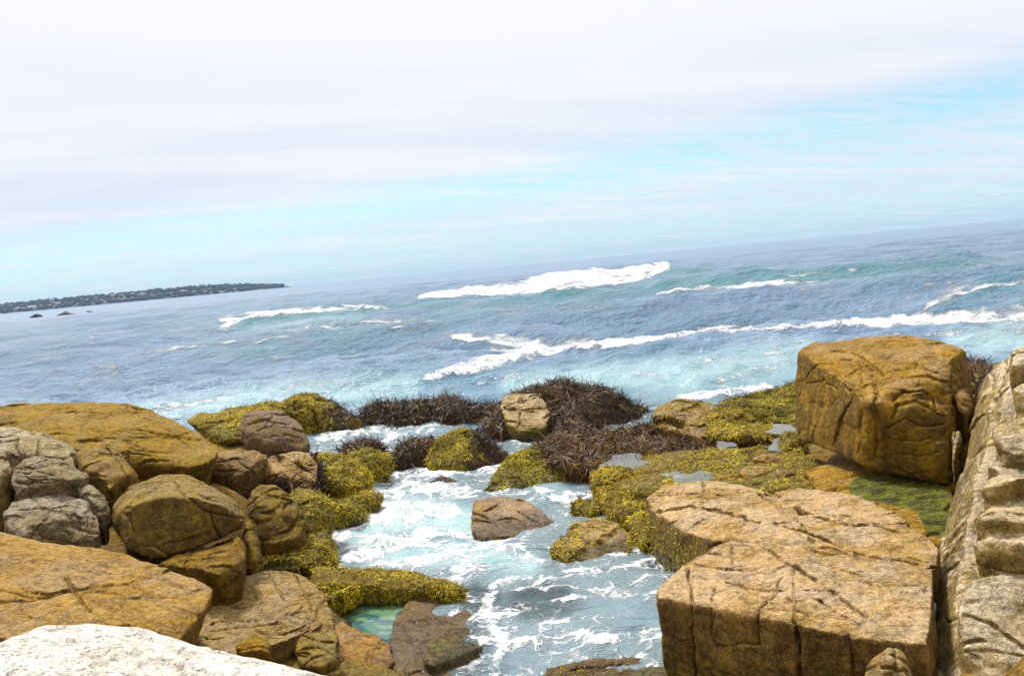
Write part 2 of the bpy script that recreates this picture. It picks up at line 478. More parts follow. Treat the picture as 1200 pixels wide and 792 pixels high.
ROCKS = []
ROCK_N = 0
def rock(name, label, hulls, mat, vox=None, smooth=6, low=0.05, mid=0.02, fine=0.006, jn=None, jdepth=0.022,
         jstep=0.05, jspace=0.35, jwid=0.02, cracks=(), bumps=(), category='rock', group=None, parent=None, seed=None,
         nfis=None, strike=None, fdeep=1.0, buried=True):
    global ROCK_N
    ROCK_N += 1
    seed = ROCK_N * 13 if seed is None else seed
    rs = np.random.RandomState(seed)
    if not isinstance(hulls, list):
        hulls = [hulls]
    allp = np.concatenate(hulls)
    dist = np.median((allp - CAM) @ _F)
    vox = vox or max(0.0029 * dist, 0.014)
    size = float(np.cbrt(np.prod(allp.max(0) - allp.min(0))))
    me = remesh(hulls, vox)
    v = laplacian(me, co_of(me), smooth)
    # what lies buried in the bedrock or deep under water is not kept
    if buried:
        gone = v[:, 2] < np.maximum(ground_h(v[:, :2]) - 0.25, -0.4)
        if gone.any():
            me.vertices.foreach_set('co', v.astype(np.float32).ravel())
            bm = bmesh.new()
            bm.from_mesh(me)
            bm.verts.ensure_lookup_table()
            bmesh.ops.delete(bm, geom=[bm.verts[i] for i in np.nonzero(gone)[0]], context='VERTS')
            bm.to_mesh(me)
            bm.free()
            v = v[~gone]
    me.vertices.foreach_set('co', v.astype(np.float32).ravel())
    me.update()
    n = no_of(me)
    h = low * size * fbm(v / (0.65 * size), 2, seed)
    h += mid * fbm(v / 0.33, 3, seed + 20)
    if jn is None:
        jn = [(rs.normal() * 0.3, rs.normal() * 0.3, 1.0), (1.0, rs.normal() * 0.5, rs.normal() * 0.3)]
    for k, q in enumerate(jn):
        st, gr = joints(v, seed + 60 + k, jspace * (1.0 + 0.5 * k), q, jstep, jwid)
        h += st - jdepth * gr
    px, py, _ = project(v)
    face = np.einsum('ij,ij->i', n, CAM - v) > 0
    for c in bumps:
        line, wpx, dm = c
        g = np.exp(-(seg_dist(px, py, line) / wpx) ** 2)
        h += np.where(face, dm * g, 0)
    v = v + n * h[:, None]
    me.vertices.foreach_set('co', v.astype(np.float32).ravel())
    me.update()
    n = no_of(me)
    # fissures: short cracks along a common strike, and the long ones drawn in cracks
    vis = np.nonzero((np.einsum('ij,ij->i', n, CAM - v) > 0) & (v[:, 2] > 0.05))[0]
    area = len(vis) * vox * vox
    if nfis is None:
        nfis = int(np.clip(area * 6 * (10.0 / max(dist, 8)), 2, 40))
    st0 = rs.uniform(-0.6, 0.6) if strike is None else strike
    fis = []
    if len(vis) > 50:
        for k in range(nfis):
            c = vis[rs.randint(len(vis))]
            nn = n[c]
            ang = st0 + rs.normal() * 0.28 + (1.35 if rs.rand() < 0.16 else 0)
            t_ = np.array([math.cos(ang), math.sin(ang), 0.0])
            t_ = t_ - nn * (t_ @ nn)
            t_ /= np.linalg.norm(t_) + 1e-9
            L_ = vox * rs.uniform(4, 10) * (2.0 if rs.rand() < 0.25 else 1.0)
            fis.append((v[c], nn, t_, np.cross(nn, t_), L_, rs.uniform(-0.5, 0.5) / max(L_, .1), rs.uniform(0.3, 1.15)))

    def near_cracks(v, n, wob1, wob2):
        """(largest groove amount per vertex, closeness for refining)"""
        g = np.zeros(len(v))
        cl = np.full(len(v), 9.0)
        w0 = 0.40 * vox
        off = np.zeros(len(v))
        for c, nn, t_, b_, L_, bend, dpt in fis:
            d = v - c
            k = np.nonzero((d * d).sum(1) < (L_ + 3 * vox) ** 2)[0]
            if not len(k):
                continue
            al = d[k] @ t_
            ac = d[k] @ b_ + bend * al * al + vox * 1.1 * wob1[k]
            tp = np.clip(1 - (al / L_) ** 2, 0, 1)
            ok = (n[k] @ nn > 0.2)
            g[k] = np.maximum(g[k], np.where(ok, np.exp(-(ac / w0) ** 2) * np.sqrt(tp) * dpt * 1.6 * vox, 0))
            cl[k] = np.minimum(cl[k], np.where(ok & (tp > 0), np.abs(ac) / vox, 9))
            off[k] += np.where(ok, np.tanh(ac / w0) * np.exp(-np.abs(ac) / (5 * vox)) * tp * dpt * 0.55 * vox, 0)
        if cracks:
            px, py, dz = project(v)
            mpx = dz / FPX
            face = np.einsum('ij,ij->i', n, CAM - v) > 0
            for line, wpx, dm in cracks:
                d = seg_dist(px + 2.2 * wob1, py + 2.2 * wob2, line) * mpx
                ww = np.maximum(0.55 * wpx * mpx, 0.45 * vox)
                g = np.maximum(g, np.where(face, 1.25 * dm * np.exp(-(d / ww) ** 2) * (0.6 + 0.4 * wob2), 0))
                cl = np.minimum(cl, np.where(face, np.maximum(d - ww, 0) / vox, 9))
        return g - off, cl

    if fis or cracks:
        w1, w2 = perlin(v / 0.2, seed + 80), perlin(v / 0.2 + 9, seed + 81)
        g, cl = near_cracks(v, n, w1, w2)
        flag = cl < 1.05
        e = np.empty(len(me.edges) * 2, np.int32)
        me.edges.foreach_get('vertices', e)
        e = e.reshape(-1, 2)
        idx = np.nonzero(flag[e[:, 0]] & flag[e[:, 1]])[0]
        if len(idx):
            bm = bmesh.new()
            bm.from_mesh(me)
            bm.edges.ensure_lookup_table()
            bmesh.ops.subdivide_edges(bm, edges=[bm.edges[i] for i in idx], cuts=1, use_grid_fill=True)
            bm.to_mesh(me)
            bm.free()
            me.update()
        v, n = co_of(me), no_of(me)
        w1, w2 = perlin(v / 0.2, seed + 80), perlin(v / 0.2 + 9, seed + 81)
        g, cl = near_cracks(v, n, w1, w2)
        v = v - n * (fdeep * g)[:, None]
    v = v + n * (fine * fbm(v / 0.07, 2, seed + 40, 0.6))[:, None]
    base = np.array([v[:, 0].mean(), v[:, 1].mean(), v[:, 2].min()])
    me.vertices.foreach_set('co', (v - base).astype(np.float32).ravel())
    me.polygons.foreach_set('use_smooth', np.ones(len(me.polygons), dtype=bool))
    me.materials.clear()
    me.materials.append(M[mat] if isinstance(mat, str) else mat)
    me.update()
    me.name = name
    o = bpy.data.objects.new(name, me)
    o.location = base
    link(o)
    bpy.context.view_layer.update()
    tag(o, label, category, group)
    ROCKS.append((o, v))
    return o


def frond_mesh(name, P, N, L, Wd, rs, mat, up=0.35, droop=0.55, seg=4, curl=0.5, down=0.5, hug=0.55, wild=0.12):
    """many tapered curved blades growing from points P with surface normals N"""
    n = len(P)
    rd = rs.normal(size=(n, 3))
    rd -= N * np.einsum('ij,ij->i', rd, N)[:, None]
    rd /= np.linalg.norm(rd, axis=1)[:, None] + 1e-9
    dn = np.array([0, 0, -1.0]) - N * (-N[:, 2])[:, None]
    d = rd * (1 - down) + dn * down * 1.4 + N * (up * rs.uniform(0.3, 1.3, (n, 1)))
    d /= np.linalg.norm(d, axis=1)[:, None] + 1e-9
    L = L * rs.uniform(0.5, 1.5, n)
    Wd = Wd * rs.uniform(0.6, 1.3, n)
    cv = rs.normal(size=(n, 3)) * curl
    hugv = np.where(rs.uniform(0, 1, n) < wild, 0.1, hug) * rs.uniform(.6, 1.3, n)
    p = P - N * 0.01
    rows = []
    side = np.cross(d, N + 0.3 * rs.normal(size=(n, 3)))
    side /= np.linalg.norm(side, axis=1)[:, None] + 1e-9
    for s in range(seg + 1):
        t = s / seg
        wd = Wd * (0.55 + 0.9 * math.sin(math.pi * min(t * 0.8 + 0.2, 1.0))) * (1.0 if s < seg else 0.25) * 0.5
        rows.append(p - side * wd[:, None])
        rows.append(p + side * wd[:, None])
        dd = d + cv * (t * 1.0) + np.array([0, 0, -droop]) * t * 1.2 - N * (hugv * t)[:, None]
        dd /= np.linalg.norm(dd, axis=1)[:, None] + 1e-9
        p = p + dd * (L / seg)[:, None]
    k = 2 * (seg + 1)
    V = np.stack(rows, 1).reshape(-1, 3)
    b = np.arange(n)[:, None] * k
    F = np.concatenate([b + np.array([2 * s, 2 * s + 1, 2 * s + 3, 2 * s + 2]) for s in range(seg)])
    tint = np.repeat(rs.uniform(0, 1, n), k) * 0.75 + np.tile(np.repeat(np.linspace(-.15, 0.3, seg + 1), 2), n)
    return V, F, np.clip(tint, 0, 1)


WEED_TRIS = 0
def weed(parent, dens, L, Wd, mat, maskf=None, name='seaweed', seed=1, tintf=None, label=None, **kw):
    """a coat of seaweed blades growing on a rock, as one part of it"""
    global WEED_TRIS
    me = parent.data
    v = co_of(me) + np.array(parent.location)
    t = tris_of(me)
    a, b, c = v[t[:, 0]], v[t[:, 1]], v[t[:, 2]]
    cr = np.cross(b - a, c - a)
    ar = np.linalg.norm(cr, axis=1) * 0.5
    fn = cr / (2 * ar[:, None] + 1e-12)
    ctr = (a + b + c) / 3
    w_ = ar * (fn[:, 2] > -0.35) * (ctr[:, 2] > -0.12)
    vis = np.einsum('ij,ij->i', fn, CAM - ctr) / np.linalg.norm(CAM - ctr, axis=1)
    w_ = w_ * np.where(vis > -0.25, 1.0, 0.25)
    if maskf is not None:
        w_ = w_ * np.clip(maskf(ctr, fn), 0, 1)
    tot = w_.sum()
    n = int(dens * tot)
    if n < 3:
        return None
    rs = np.random.RandomState(seed)
    idx = np.searchsorted(np.cumsum(w_) / tot, rs.uniform(0, 1, n))
    idx = np.clip(idx, 0, len(t) - 1)
    r1, r2 = np.sqrt(rs.uniform(0, 1, n)), rs.uniform(0, 1, n)
    P = a[idx] * (1 - r1)[:, None] + b[idx] * (r1 * (1 - r2))[:, None] + c[idx] * (r1 * r2)[:, None]
    V, F, tint = frond_mesh(name, P, fn[idx], L, Wd, rs, mat, **kw)
    k = len(V) // n
    patch = np.repeat(0.55 * fbm(P / 0.45, 2, seed + 5), k)
    tint = np.clip(tint * 0.75 + (0.12 if mat in ('kelp', 'redweed') else 0.27) + patch, 0, 1)
    m2 = mesh_from(name, V - np.array(parent.location), F, M[mat], True)
    set_attr(m2, 'tint', tint)
    o = bpy.data.objects.new(name, m2)
    col.objects.link(o)
    o.parent = parent
    o['kind'] = 'stuff'
    if label:
        o['label'] = label
    WEED_TRIS += len(F) * 2
    return o


def pts(*rows):
    """rows of (px, py, value, 'd' or 'z')"""
    return np.array([D(r[0], r[1], r[2]) if r[3] == 'd' else Z(r[0], r[1], r[2]) for r in rows])


def slab(top, z, zb, grow=0.06):
    """flat-topped block: outline of the top in the photo, top height z (number or list), foot height zb"""
    top = np.array(top, float)
    zt = np.broadcast_to(np.asarray(z, float), (len(top),))
    tp = np.array([Z(a, b, q) for (a, b), q in zip(top, zt)])
    c = tp.mean(0)
    bt = tp.copy()
    bt[:, :2] = c[:2] + (tp[:, :2] - c[:2]) * (1 + grow)
    bt[:, 2] = zb
    return np.concatenate([tp, bt])


M['dark'] = rock_material('dark_skerry_rock', rgb(0.10, 0.08, 0.075), rgb(0.06, 0.05, 0.05), rgb(0.11, 0.085, 0.07), algae_a=0.0)
# ------------------------------------------------------------------ shore bedrock (ground)
ctrl = []
for (a, b, d) in [(-120, 770, 5), (100, 770, 5.6), (60, 715, 8.6), (200, 735, 8.8), (60, 655, 10.6), (150, 665, 11), (60, 600, 13), (150, 570, 13.6),
                  (250, 570, 15.5), (200, 552, 15.6), (240, 548, 16.8), (265, 530, 19.2), (150, 548, 14.6), (290, 640, 12.6), (30, 510, 17), (150, 510, 18.5), (230, 520, 20), (290, 525, 22.5), (220, 500, 26), 
                  (300, 600, 15.8), (330, 590, 16.6), (300, 740, 10.2), (250, 770, 8.4), (350, 790, 9.4), (-150, 600, 12), (-150, 500, 18),
                  (1180, 620, 10.2), (1180, 480, 13.2), (1165, 440, 15.5), (1300, 500, 12), (1300, 700, 8), (1200, 792, 6.5), (1000, 900, 5.2),
                  (1400, 450, 15)]:
    ctrl.append(D(a, b, d) - np.array([0, 0, 0.45]))
for (a, b, z) in [(440, 585, -.15), (400, 612, -.15), (388, 640, -.35), (410, 655, -.5), (410, 630, -.6), (420, 672, -.3), (440, 610, -.8), (540, 672, -.5), (480, 668, -.4), (560, 700, -.25), (570, 760, -.25), (590, 792, -.3),
                  (500, 500, -1), (450, 520, -.9), (500, 600, -1.1), (500, 650, -.9), (650, 660, -1), (700, 740, -1), (600, 640, -1), (690, 600, -.5),
                  (680, 690, -1), (600, 600, -1), (620, 540, -.8), (560, 560, -1),
                  (400, 775, .05), (440, 715, -.12), (380, 515, -.4), (400, 522, -.5), (365, 520, -.2), (345, 480, -.1), (450, 680, .05), (500, 740, -.1), (370, 690, .1), (330, 660, .2), (360, 640, .3), (380, 590, .25),
                  (860, 560, .5), (780, 550, .4), (740, 585, .3), (950, 545, .75), (1050, 590, .85), (1098, 600, .8), (1103, 690, .45), (1092, 790, .35),
                  (900, 600, .8), (880, 680, .8), (1000, 700, .9), (800, 640, -.2), (770, 700, -.7), (790, 792, -.7), (850, 830, .1),
                  (900, 500, .25), (850, 505, .15), (760, 520, .05), (700, 520, -.1), (600, 515, -.6), (640, 490, -.2), (930, 470, .1),
                  (500, 480, -.4), (560, 470, -.5), (660, 470, -.3), (420, 500, -.5), (1150, 435, .6), (1080, 440, .3),
                  (500, 440, -2.2), (300, 470, -1.5), (150, 472, -1.2), (0, 478, -.8), (700, 440, -2.2), (900, 435, -2), (1200, 400, -1), (1050, 415, -1.5),
                  (300, 430, -3), (700, 410, -3), (1100, 385, -3), (0, 450, -3)]:
    ctrl.append(Z(a, b, z))
for p in [(-2, 1, 3.1), (2, 0.5, 3.0), (0, -4, 3.4), (3.2, 3.5, 2.2), (6, 3, 3.0), (-5, 2, 3.3), (0.5, 5.5, 1.6), (1.5, 8, .2), (-9, 0, 3.6), (9, 0, 3.6)]:
    ctrl.append(np.array(p, float))
ctrl = np.array(ctrl)


def ground_h(xy):
    out = np.zeros(len(xy))
    for s in range(0, len(xy), 20000):
        q = xy[s:s + 20000]
        d2 = ((q[:, None, :] - ctrl[None, :, :2]) ** 2).sum(2) + 0.02
        wgt = d2 ** -1.9
        out[s:s + 20000] = (wgt * ctrl[None, :, 2]).sum(1) / wgt.sum(1)
    return out


na_, nr_ = 200, 220
az = np.radians(np.linspace(-58, 58, na_))
rr = np.geomspace(1.2, 75, nr_)
A, R = np.meshgrid(az, rr)
gx, gy = (R * np.sin(A)).ravel(), (R * np.cos(A)).ravel()
gz = ground_h(np.stack([gx, gy], 1))
gz = np.where(R.ravel() > 45, np.minimum(gz, -3), gz)
gp = np.stack([gx, gy, gz], 1)
gz = gz + 0.10 * fbm(gp / 0.9, 3, 901) + 0.03 * fbm(gp / 0.22, 2, 902)
gp[:, 2] = gz
ii = (np.arange(nr_ - 1)[:, None] * na_ + np.arange(na_ - 1)[None, :]).ravel()
quad = np.stack([ii, ii + 1, ii + na_ + 1, ii + na_], 1)
shore = link(bpy.data.objects.new('shore', mesh_from('shore', gp, quad, M['olive'])))
tag(shore, 'brown bedrock of the shore showing between the boulders', None, None, 'structure')

# ------------------------------------------------------------------ big right-hand rocks
S1 = [slab([(769, 699), (772, 686), (790, 669), (820, 653), (834, 640), (858, 633), (892, 634), (925, 650), (960, 690), (945, 733), (890, 713), (807, 706)],
           [1.22, 1.22, 1.24, 1.27, 1.3, 1.32, 1.34, 1.34, 1.32, 1.25, 1.22, 1.2], -.6, -0.10),
      slab([(905, 640), (950, 636), (1020, 640), (1094, 658), (1096, 700), (1088, 754), (995, 745), (931, 729), (925, 690)],
           [1.36, 1.36, 1.33, 1.3, 1.25, 1.2, 1.22, 1.24, 1.33], -.4, -0.04),
      slab([(945, 622), (1007, 612), (1046, 610), (1077, 617), (1103, 636), (1099, 664), (1058, 655), (1010, 648), (960, 640)],
           [1.4, 1.42, 1.42, 1.4, 1.35, 1.25, 1.28, 1.3, 1.34], .2, 0.02),
      slab([(905, 574), (937, 569), (979, 575), (1014, 586), (1046, 600), (1068, 611), (1001, 614), (944, 600)], [1.08, 1.1, 1.12, 1.15, 1.2, 1.25, 1.2, 1.12], .2, 0.04),
      slab([(756, 584), (774, 567), (820, 564), (867, 565), (902, 577), (937, 602), (945, 622), (900, 636), (850, 636), (800, 622), (765, 600)],
           [.72, .76, .82, .88, .95, 1.12, 1.28, 1.15, 1.0, .85, .72], -.5, 0.10),
      slab([(850, 632), (900, 606), (940, 602), (1000, 610), (1060, 614), (1095, 645), (1000, 668), (930, 668), (880, 660)], [1.1, 1.1, 1.14, 1.22, 1.34, 1.3, 1.33, 1.32, 1.26], -.2, .0)]
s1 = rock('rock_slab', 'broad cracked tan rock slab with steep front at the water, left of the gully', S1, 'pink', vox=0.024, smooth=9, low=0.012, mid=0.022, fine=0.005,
     jn=[(0.45, 0.85, 0.25), (0.9, -0.45, 0.0)], jspace=0.5, jdepth=0.012, jstep=0.03, jwid=0.014, seed=11, nfis=70, strike=-0.62,
     cracks=[([(806, 668), (810, 690), (811, 715), (812, 760), (816, 800)], 2.2, .09), ([(836, 690), (832, 715), (833, 745), (840, 757)], 1.6, .05),
             ([(889, 712), (888, 735), (888, 757)], 2.0, .08), ([(889, 712), (906, 699), (916, 675)], 1.6, .05), ([(931, 728), (935, 755), (936, 800)], 4, .14),
             ([(840, 757), (866, 755), (888, 757)], 2, .08), ([(890, 634), (908, 650), (931, 664), (960, 682), (995, 708), (1015, 722)], 3.5, .07),
             ([(858, 630), (857, 645), (860, 665)], 1.8, .05), ([(852, 680), (875, 690), (903, 702)], 2.2, .06), ([(995, 744), (998, 765), (1000, 800)], 2.2, .06),
             ([(930, 664), (930, 700), (931, 728)], 1.5, .05), ([(950, 655), (990, 668), (1030, 680)], 1.6, .04), ([(955, 700), (985, 720), (1010, 730)], 1.8, .05),
             ([(1000, 672), (1030, 690), (1075, 695)], 1.4, .04), ([(870, 665), (900, 672), (925, 660)], 1.4, .04),
             ([(832, 641), (858, 632), (892, 634)], 3, .08), ([(770, 600), (810, 592), (850, 600), (890, 612)], 2.5, .08), ([(825, 566), (822, 590)], 2, .06),
             ([(890, 578), (920, 598), (945, 618)], 2.5, .07), ([(944, 602), (1001, 615), (1068, 612)], 2.5, .08), ([(960, 641), (1010, 650), (1058, 657), (1098, 666)], 2.2, .07),
             ([(905, 612), (940, 622), (985, 640), (1020, 652)], 2, .06), ([(780, 580), (830, 578), (870, 585)], 1.6, .04)])
weed(s1, 700, .05, .010, 'gold', lambda c, n: sstep(0.72 - n[:, 2] + 0.4 * perlin(c / .3, 5), 0.0, .25) * (c[:, 2] < .82) * (project(c)[1] < 668), seed=3, up=.32, curl=.7)

# block boulder
CB = np.concatenate([pts((936, 411, 2.86, 'z'), (952, 405, 2.88, 'z'), (981, 402, 2.93, 'z'), (1016, 395, 2.95, 'z'), (1057, 391, 2.95, 'z'), (1100, 397, 2.93, 'z'), (1129, 410, 2.88, 'z'),
                        (1117, 419, 2.86, 'z'), (1075, 423, 2.8, 'z'), (1030, 424, 2.78, 'z'), (985, 415, 2.8, 'z')),
                     pts((932, 505, 16.6, 'd'), (938, 517, 16.2, 'd'), (976, 528, 15.2, 'd'), (1010, 542, 14.3, 'd'), (1040, 546, 14.0, 'd'), (1076, 556, 13.7, 'd'), (1115, 565, 13.5, 'd'),
                         (1122, 545, 13.9, 'd'), (1134, 509, 14.6, 'd'), (1142, 468, 15.2, 'd'), (1140, 446, 15.4, 'd'), (1112, 500, 13.6, 'd'), (1110, 545, 13.4, 'd'), (1020, 470, 13.9, 'd'),
                         (1110, 520, 17, 'd'), (960, 480, 18.5, 'd'))])
rock('boulder', 'huge cube-shaped ochre boulder with stained vertical face standing on the shelf', CB, 'cube', nfis=16, vox=0.031, smooth=7, low=0.02, mid=0.022, fine=.006, seed=63,
     jn=[(0.1, 0.2, 1.0), (1.0, 0.3, 0.05)], jspace=0.6, jdepth=.02, jstep=.03, jwid=.02, category='boulder',
     cracks=[([(1047, 468), (1060, 459), (1080, 458), (1094, 467), (1099, 480)], 2.2, .09), ([(1044, 492), (1052, 475), (1072, 468), (1090, 476), (1102, 488)], 2.2, .09),
             ([(1040, 502), (1062, 491), (1080, 500), (1106, 497)], 1.8, .06), ([(1040, 513), (1070, 518), (1092, 513)], 2, .05), ([(975, 411), (1000, 413), (1020, 425), (1034, 440)], 2.2, .07),
             ([(985, 421), (1008, 424), (1028, 438)], 2, .05), ([(1058, 442), (1085, 440), (1112, 449)], 2.4, .06), ([(1050, 434), (1075, 430), (1100, 436)], 2, .05),
             ([(1024, 440), (1028, 480), (1026, 535)], 4, .07), ([(1008, 430), (1010, 480), (1006, 530)], 2.5, .04), ([(1117, 420), (1118, 470), (1116, 550)], 2.2, .07),
             ([(945, 450), (965, 446), (980, 456)], 1.6, .04), ([(1070, 415), (1100, 414), (1118, 420)], 1.5, .04), ([(1040, 530), (1075, 535), (1100, 530)], 1.8, .04)],
     bumps=[([(1068, 480), (1085, 485)], 14, .08), ([(1075, 450), (1095, 455)], 9, .07), ([(1068, 463), (1083, 464)], 5, .05)])
rock('boulder', 'small knobby brown rock jammed between the cube-shaped boulder and the right wall', lump([(1119, 462), (1128, 454), (1140, 462), (1143, 476), (1134, 490), (1124, 482)], 14.2, 13.8, .5), 'cube', low=.06, category='boulder', vox=0.0257)
rock('boulder', 'narrow upright pale stone at the lower right corner of the cube-shaped boulder', lump([(1113, 525), (1117, 506), (1125, 503), (1128, 515), (1122, 532), (1117, 548)], 13.5, 13.1, .4, bf=.2), 'pale', low=.03, category='boulder', vox=0.0234)

# right wall
wallh = [np.concatenate([pts((1144, 456, 14.8, 'd'), (1158, 440, 14.8, 'd'), (1173, 424, 14.6, 'd'), (1190, 414, 14.2, 'd'), (1300, 405, 13.5, 'd'), (1141, 509, 13.8, 'd'), (1165, 480, 12.6, 'd'), (1180, 470, 12.3, 'd'), (1400, 460, 12.5, 'd'), (1400, 420, 17, 'd')),
                         pts((1129, 556, 12.8, 'd'), (1150, 550, 11.4, 'd'))]),
         pts((1141, 506, 13.6, 'd'), (1129, 556, 12.6, 'd'), (1115, 600, 11.8, 'd'), (1104, 638, 11.2, 'd'), (1160, 500, 12.2, 'd'), (1146, 560, 11.0, 'd'), (1135, 615, 10.4, 'd'), (1400, 520, 11.5, 'd'), (1400, 700, 9.5, 'd'), (1124, 660, 12.2, 'd'), (1180, 470, 12.9, 'd'), (1130, 640, 10.2, 'd')),
         pts((1117, 596, 11.9, 'd'), (1104, 638, 11.1, 'd'), (1099, 677, 10.3, 'd'), (1097, 717, 9.7, 'd'), (1090, 800, 8.8, 'd'), (1135, 610, 10.4, 'd'), (1120, 690, 9.4, 'd'), (1118, 800, 8.2, 'd'), (1400, 600, 10.5, 'd'), (1400, 850, 8, 'd'), (1110, 850, 8.6, 'd')),
         lump([(1184, 432), (1189, 412), (1200, 407), (1290, 404), (1290, 446), (1200, 446), (1186, 444)], 12.4, 12.0, 1.2, bf=.2, base=.1),
         lump([(1187, 456), (1200, 449), (1290, 449), (1290, 486), (1200, 484), (1188, 476)], 11.5, 11.1, .9, bf=.35, base=.05),
         lump([(1159, 499), (1184, 490), (1215, 488), (1290, 490), (1290, 534), (1176, 533), (1162, 515)], 10.8, 10.2, 1.0, bf=.3, base=.05),
         lump([(1156, 547), (1170, 538), (1193, 540), (1197, 549), (1165, 555)], 10.5, 10.3, .6, bf=.35, base=.05),
         lump([(1146, 573), (1160, 558), (1190, 553), (1290, 556), (1290, 586), (1156, 584)], 10.0, 9.7, .9, bf=.4, base=.05),
         lump([(1139, 608), (1160, 594), (1200, 588), (1290, 588), (1290, 622), (1147, 620)], 9.6, 9.3, .9, bf=.4, base=.05),
         lump([(1138, 636), (1160, 626), (1200, 627), (1290, 629), (1290, 664), (1174, 655), (1143, 650)], 9.15, 8.9, .9, bf=.4, base=.05),
         lump([(1122, 708), (1142, 679), (1200, 669), (1300, 672), (1300, 830), (1150, 830), (1118, 760)], 8.9, 8.0, 1.2, bf=.15)]
rock('rock_wall', 'tall pale rock wall of stacked rounded layers rising beyond the gully at the right edge', wallh, 'pale', vox=0.031, smooth=2, low=0.01, mid=.022, fine=.006,
     jspace=.5, jdepth=.015, jstep=.02, seed=77, category='rock wall', cracks=[([(1141, 660), (1165, 668), (1200, 672)], 2, .05), ([(1128, 720), (1160, 730), (1200, 760)], 2, .04), ([(1178, 425), (1170, 460), (1160, 480)], 3, .06)])
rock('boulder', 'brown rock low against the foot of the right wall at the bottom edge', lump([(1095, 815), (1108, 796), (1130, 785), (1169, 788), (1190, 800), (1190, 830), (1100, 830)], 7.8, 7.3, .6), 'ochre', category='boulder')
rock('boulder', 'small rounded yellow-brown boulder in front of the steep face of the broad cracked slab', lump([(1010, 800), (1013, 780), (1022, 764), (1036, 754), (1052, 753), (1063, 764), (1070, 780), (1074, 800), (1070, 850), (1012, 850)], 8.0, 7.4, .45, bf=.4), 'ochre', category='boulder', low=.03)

# shelf with weed, pools and little rocks
shelf = rock('rock_ledge', 'low tidal shelf matted with golden seaweed between the dark kelp and the broad cracked slab',
             slab([(690, 552), (715, 538), (760, 532), (830, 526), (905, 522), (950, 538), (1000, 552), (990, 575), (905, 580), (820, 572), (770, 572), (735, 575)],
                  [.42, .45, .5, .6, .78, .88, .95, .95, .85, .72, .62, .5], -.5, .08), 'mossy', vox=0.0526, smooth=5, low=.008, mid=.03, jspace=.5, jdepth=.01, category='rock ledge')
pools_px = [((735, 541), (27, 9)), ((815, 561), (24, 9)), ((911, 522), (9, 8)), ((918, 503), (18, 6)), ((850, 521), (12, 4)), ((790, 556), (14, 3.5))]
def in_pool(c, grow=1.0):
    px, py, _ = project(c)
    r = np.full(len(c), 9.0)
    for (a, b), (ra, rb) in pools_px:
        ang = np.arctan2((py - b) / rb, (px - a) / ra)
        r = np.minimum(r, np.hypot((px - a) / ra, (py - b) / rb) / (1 + .22 * np.sin(3 * ang + a) + .15 * np.sin(5 * ang + b)))
    return r < grow
weed(shelf, 620 * 1.8, .10 * .85, .03 * .36, 'gold', lambda c, n: (n[:, 2] > .1) * (~in_pool(c, .72)) * sstep(fbm(c / .5, 2, 31), -.35, .05), seed=4, up=.32, curl=.8, droop=.35, down=.15)
for k, (lab, ol, dd) in enumerate([('flat pinkish rock on the golden seaweed shelf, widest of the small rocks there', [(864, 556), (872, 546), (890, 543), (906, 549), (908, 560), (893, 570), (872, 566)], 16.2),
                                   ('small tan rock beside the middle tide pool on the seaweed shelf', [(838, 562), (845, 554), (862, 556), (868, 566), (855, 572), (841, 570)], 16.2),
                                   ('squat olive rock right of the flat pinkish rock on the shelf', [(909, 556), (916, 549), (932, 549), (938, 558), (934, 570), (914, 569)], 15.7),
                                   ('long thin dark-edged rock in front of the cube-shaped boulder', [(936, 566), (950, 560), (972, 566), (978, 574), (960, 577), (938, 573)], 15.0),
                                   ('low pale rock under the left edge of the cube-shaped boulder', [(880, 538), (895, 532), (925, 536), (948, 545), (935, 550), (900, 546)], 17.0)]):
    rock('small_rock', lab, lump(ol, dd + .25, dd - .15, .4, bf=.25), ['pink', 'ochre', 'olive', 'ochre', 'pink'][k], low=.05, vox=0.0292, smooth=4, jstep=.01)

# green algae shelf under the block
s6 = rock('rock_ledge', 'wet brown ledge with bright green algae below the cube-shaped boulder',
          slab([(940, 548), (970, 543), (1000, 543), (1060, 553), (1112, 562), (1118, 590), (1104, 640), (1080, 622), (1040, 604), (1000, 588), (955, 572)],
               [.98, 1.02, 1.05, 1.08, 1.08, 1.02, .95, 1.0, 1.0, 1.0, .98], .2, .02), 'ochre', vox=0.0328, smooth=5, low=.006, mid=.02, jspace=.6, jdepth=.01, category='rock ledge')
# slick green algae growing in patches on that ledge
gm = M['ochre'].copy()
gm.name = 'ledge_with_green_algae'
gt = gm.node_tree
pb = next(n_ for n_ in gt.nodes if n_.type == 'BSDF_PRINCIPLED')
t = NT.__new__(NT)
t.t = gt
old = pb.inputs['Base Color'].links[0].from_socket
ga_ = t.n('ShaderNodeAttribute', attribute_name='green')
tcn = t.n('ShaderNodeTexCoord')
pg = t.vmath('MULTIPLY', (tcn, 'Object'), (1.0, 2.4, 1.0))
g1 = t.noise(pg, 2.4, 7, .62, .8)
g2 = t.noise(pg, 15, 5, .65)
gc = t.mix(t.ss(g1, .40, .60), rgb(.022, .026, .003), rgb(.17, .175, .004))
gc = t.mix(t.ss(g2, .48, .70, 0, .7), gc, rgb(.23, .20, .010))
gf = t.ss(t.math('ADD', (ga_, 'Fac'), t.math('MULTIPLY', t.math('SUBTRACT', g1, .5), 1.3)), .35, .6)
nm_ = t.n('ShaderNodeMix', data_type='RGBA', ins={0: gf})
gt.links.new(old, nm_.inputs[6])
gt.links.new(gc[0].outputs[gc[1]], nm_.inputs[7])
gt.links.new(nm_.outputs[2], pb.inputs['Base Color'])
gt.links.new(t.mixf(gf, .8, .3).outputs[0], pb.inputs['Roughness'])
v6 = ROCKS[-1][1]
gx_, gy_, _ = project(v6)
